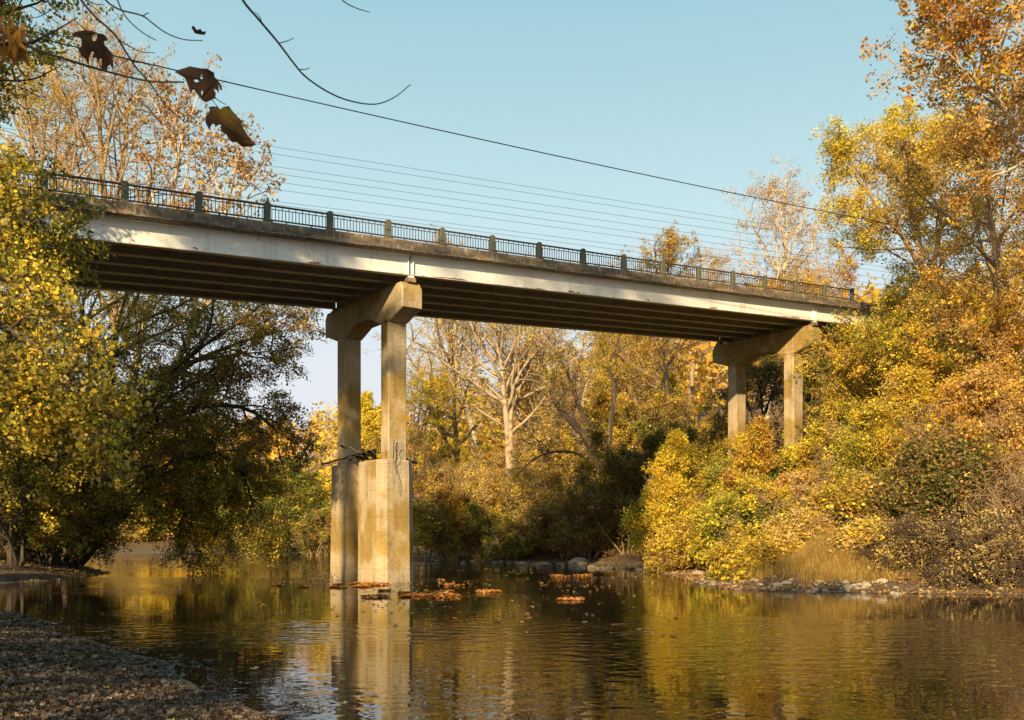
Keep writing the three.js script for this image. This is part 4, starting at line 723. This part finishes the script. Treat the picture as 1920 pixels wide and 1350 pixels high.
{ // leaves strewn over the other banks, and single leaves drifting on the water
  const rnd = RNG(67), base = lobed(1, .45, rnd), cc = []; for (let i = 0; i < base.attributes.position.count; i++) { const k = .8 + .35 * rnd(); cc.push(k, k, k); } base.setAttribute('color', new THREE.Float32BufferAttribute(cc, 3)); base.computeVertexNormals();
  const strew = (name, label, n, pick, pal, flat, lift) => {
    const mats = [], m = new THREE.Matrix4(), q = new THREE.Quaternion(), e = new THREE.Euler(); let guard = 0;
    while (mats.length < n && guard++ < n * 40) { const p = pick(); if (!p) continue; const s = .07 + .09 * rnd(); mats.push(m.compose(V(p[0], p[1] + lift, p[2]), q.setFromEuler(e.set((rnd() - .5) * flat, rnd() * 6.28, (rnd() - .5) * flat)), V(s, s, s)).clone()); }
    const im = new THREE.InstancedMesh(base, M.litter, mats.length), c = new THREE.Color(); im.name = name;
    mats.forEach((a, i) => { im.setMatrixAt(i, a); const p = pal[Math.floor(rnd() * pal.length)], k = .6 + .7 * rnd(); im.setColorAt(i, c.setRGB(p[0] * k, p[1] * k, p[2] * k)); });
    im.castShadow = im.receiveShadow = true; tag(im, label, 'fallen leaves', null, 'stuff'); scene.add(im);
  };
  strew('bank_leaves', 'orange and tan fallen leaves strewn along the right bank', 9000, () => { const Z = 33 + 30 * rnd(), x = X(1230 + 720 * rnd(), Z), r = river(x, -Z), y = height(x, -Z); return r.side > 0 && r.d > -.4 && r.d < 7 && y > -.02 ? [x, Math.max(.005, y), -Z] : null; }, [[.4, .2, .07], [.35, .24, .12], [.22, .13, .06], [.5, .33, .1], [.18, .1, .05]], 1, .015);
  strew('shore_leaves', 'brown fallen leaves strewn along the left and far shores', 9000, () => { const Z = 44 + 70 * rnd(), x = X(-60 + 1300 * rnd(), Z), r = river(x, -Z), y = height(x, -Z); return r.d > -.5 && r.d < 6 && y > -.03 ? [x, Math.max(.005, y), -Z] : null; }, [[.28, .17, .08], [.2, .13, .07], [.36, .24, .1]], 1, .02);
  strew('drifting_leaves', 'single fallen leaves drifting on the river around the pier', 700, () => { const Z = 20 + 45 * rnd(), px = 480 + 800 * rnd(), x = X(px, Z), y = height(x, -Z); return y < -.05 && rnd() < .15 + sstep(.5, .7, fbm(x * .4 + 2, Z * .25, 3)) ? [x, .004, -Z] : null; }, [[.4, .2, .07], [.3, .2, .1], [.5, .36, .12]], .25, .004);
}

// ---------------------------------------------------------------- maple overhanging the viewpoint: twigs and a few torn leaves close to the lens
{
  const rnd = RNG(123), tx = -3.3, tz = .4, gy = height(tx, tz), o = thing('overhanging_maple', 'maple over the viewpoint with bare dark twigs and torn brown leaves against the sky', 'tree', null, [tx, gy, tz]);
  const rel = (v) => V(v.x - tx, v.y - gy, v.z - tz), Z = 2.5;
  const wood = new Tubes(); wood.add(smooth([V(0, -.3, 0), V(.05, 2, 0), V(-.05, 4.5, -.1), V(.2, 8, .2)], 14), .2, .09, 9);
  wood.add(smooth([V(0, 3.4, 0), rel(at(-350, -180, 2.6)), rel(at(100, -260, 3.0)), rel(at(420, -230, 3.2)), rel(at(760, -190, 3.3))], 16), .05, .012, 6);
  wood.add(smooth([V(0, 2.6, 0), rel(at(-420, 60, 2.2)), rel(at(-160, 90, 2.5)), rel(at(0, 84, Z))], 12), .03, .0046, 6);
  wood.add(smooth([V(0, 2.3, 0), rel(at(-420, 170, 2.2)), rel(at(-130, 160, 2.5)), rel(at(0, 150, 2.6))], 12), .02, .003, 6);
  part('trunk', wood.build(), M.bark, o);
  const tw = (list, z, r0, r1) => part('twig', new Tubes().add(smooth(list.map(([a, b]) => rel(at(a, b, z))), list.length * 4), r0, r1, 5).build(), M.twigDark, o);
  tw([[-2, 84], [45, 82], [60, 90], [110, 107], [200, 134], [280, 152], [345, 154]], Z, .0046, .0022);
  tw([[50, 82], [75, 72], [105, 57], [145, 33]], Z, .0034, .0016); tw([[-2, 150], [40, 151], [72, 145], [95, 133], [112, 125]], 2.6, .003, .0014);
  tw([[110, -250], [130, -40], [152, 0], [178, 31], [215, 65], [240, 104], [258, 130], [282, 157], [312, 198], [348, 231]], 3, .0048, .0014);
  tw([[225, 76], [245, 88], [265, 97], [290, 99]], 3, .002, .001); tw([[247, 112], [254, 117], [272, 116]], 3, .0018, .001);
  tw([[150, -250], [180, -30], [200, 2], [222, 17], [268, 30], [284, 42], [312, 62], [345, 74], [380, 76]], 3.05, .0036, .0013); tw([[268, 30], [274, 26], [280, 24]], 3.05, .002, .0012);
  tw([[190, -250], [212, -30], [222, 5], [237, 33], [266, 60], [293, 76]], 3.05, .0032, .0013);
  tw([[400, -225], [430, -60], [455, 0], [482, 33], [520, 78], [548, 115], [572, 143], [620, 175], [660, 190], [706, 195], [740, 182], [770, 158]], 3.2, .0048, .0014);
  tw([[523, 81], [538, 77], [551, 71]], 3.2, .0018, .001); tw([[562, 130], [572, 130], [581, 127]], 3.2, .0018, .001); tw([[490, 40], [486, 30], [478, 22]], 3.2, .0018, .001);
  tw([[560, -215], [610, -60], [642, 0], [668, 15], [693, 23]], 3.25, .003, .0012); tw([[130, -245], [128, -30], [116, 2], [98, 17], [68, 33], [44, 29]], 3, .0024, .001);
  tw([[163, 0], [180, 8], [196, 8]], 3, .002, .001); tw([[395, 183], [402, 193], [408, 200]], Z, .0012, .001); tw([[400, 180], [412, 190], [424, 196]], Z, .0014, .001); tw([[452, 226], [462, 238], [480, 247]], Z, .0014, .0008); tw([[160, 56], [150, 47], [140, 38]], Z, .0014, .001);
  const leaf = (pts, holes, z, tint, curl, label) => {
    const k = z / F, cx = pts.reduce((a, p) => a + p[0], 0) / pts.length, cy = pts.reduce((a, p) => a + p[1], 0) / pts.length;
    const s = new THREE.Shape(pts.map(([a, b]) => new THREE.Vector2((a - cx) * k, (cy - b) * k)));
    for (const [hx, hy, rx, ry] of holes) { const h = new THREE.Path(); for (let i = 0; i < 9; i++) { const t = -i / 9 * 6.283, w = .75 + .5 * rnd(), q = [(hx - cx + Math.cos(t) * rx * w) * k, (cy - hy + Math.sin(t) * ry * w) * k]; i ? h.lineTo(...q) : h.moveTo(...q); } s.holes.push(h); }
    const g = new THREE.ExtrudeGeometry(s, { depth: .0012, bevelEnabled: false, steps: 1 }), p = g.attributes.position, c = [];
    for (let i = 0; i < p.count; i++) { const x = p.getX(i), y = p.getY(i), f = fbm(x * 60 + 9, y * 60 + 9, 3); p.setZ(i, p.getZ(i) + curl * (x * x - y * y) * 8 + .012 * (fbm(x * 40 + 5, y * 40, 2) - .5)); const t = tint(x / k + cx, cy - y / k, f); c.push(...t); }
    g.setAttribute('color', new THREE.Float32BufferAttribute(c, 3)); g.computeVertexNormals();
    const m = part('leaf', g, M.leaf, o); m.position.copy(rel(at(cx, cy, z))); m.userData.label = label;
  };
  const brown = (x, y, f) => [.10 * (.4 + f), .06 * (.4 + f), .042 * (.4 + f)];
  leaf([[138, 67], [145, 58], [156, 53], [167, 52], [180, 58], [192, 62.5], [198, 67], [203, 77], [195, 75], [196, 84], [205, 94], [212, 102], [214, 116], [213, 130], [206, 121], [201, 123], [199, 131], [190, 129], [184, 120], [181, 109], [173, 108], [177, 100], [172, 94], [168, 102], [163, 119], [159, 109], [152, 105], [148, 94], [154, 87.5], [155, 75], [147, 72], [140, 74]], [[175.5, 69, 4.5, 8], [187.5, 115, 3, 6]], Z, brown, .5, 'torn dark brown leaf with two holes');
  leaf([[333, 143], [340, 136], [349, 129], [354.5, 122], [364, 124], [374.5, 124], [385, 124.5], [394, 131], [401, 135.5], [402.6, 144.5], [410, 153], [417.5, 163.7], [419, 172.6], [414.5, 171], [411.5, 161], [412, 175], [405.5, 169.6], [401, 166.7], [405, 175.5], [402.6, 183], [392, 186], [383, 188], [376, 184.5], [370, 177], [362.6, 166.7], [357.4, 175], [354.5, 163.7], [349, 150], [343, 146]], [[377.4, 143.7, 2.6, 4.4], [368, 151.6, 4.4, 2.2], [379, 174, 2, 3.6]], Z, brown, .6, 'ragged dark brown leaf with three small holes');
  leaf([[391.5, 202], [396.7, 197], [405.5, 196], [411, 202], [414.4, 195], [425, 192], [432, 202], [442.6, 215.5], [453, 227], [457.4, 242], [466, 255.5], [473.7, 266], [484, 275.5], [472, 276], [460, 274], [451.5, 272.6], [442.6, 264.4], [432, 263.7], [426, 255.5], [423, 251], [414.4, 246], [413.7, 233], [405.5, 235.5], [399.6, 233], [393.7, 245], [389, 235], [388.5, 224.5], [395, 209.6]], [], Z, (x, y, f) => { const g = sstep(.35, .6, f + .5 - Math.hypot(x - 420, y - 208) / 50); return [.09 + .10 * g, .055 + .085 * g, .035 - .018 * g].map((a) => a * (.5 + f * .9)); }, .7, 'largest hanging leaf, yellow green at the stalk and brown at the tip');
  leaf([[359, 52], [363, 48], [369, 56], [376, 54], [380, 60], [388, 61], [384, 66], [374, 65], [365, 62]], [], 3.05, brown, .3, 'small shrivelled leaf on a bare twig');
  const cl = []; for (let i = 0; i < 46; i++) { const a = rnd() * 6.28, r = Math.sqrt(rnd()) * .043, p = rel(at(14, 78, Z)), L = .045 + .05 * rnd(), w = .008 + .008 * rnd(), g = new THREE.PlaneGeometry(w, L, 1, 4), q = g.attributes.position; for (let j = 0; j < q.count; j++) { const y = q.getY(j) / L; q.setX(j, q.getX(j) * (1 - 3 * y * y)); q.setZ(j, y * y * L * .6 + Math.abs(q.getX(j)) * .5); } g.rotateZ((rnd() - .5) * 2).rotateY(rnd() * 6.28).translate(p.x + Math.cos(a) * r, p.y + Math.sin(a) * r * .9, p.z + (rnd() - .5) * .07); const k = .5 + rnd() * .9, c = []; for (let j = 0; j < q.count; j++) c.push(.5 * k, .24 * k, .05 * k); g.setAttribute('color', new THREE.Float32BufferAttribute(c, 3)); cl.push(g); }
  part('dead_leaf_bunch', mergeGeometries(cl), M.leaf, o).userData.label = 'bunch of curled orange brown dead leaves';
  const sp = []; for (let i = 0; i < 420; i++) sp.push(V((rnd() - .5) * 6 + .5, 2.6 + 4 * rnd(), 1.2 + 4 * rnd())); foliage('crown', sp, SPR.near[0], ['olive', 'gold', 'brown'], rnd, o).userData.kind = 'stuff';
}
renderer.render(scene, camera);
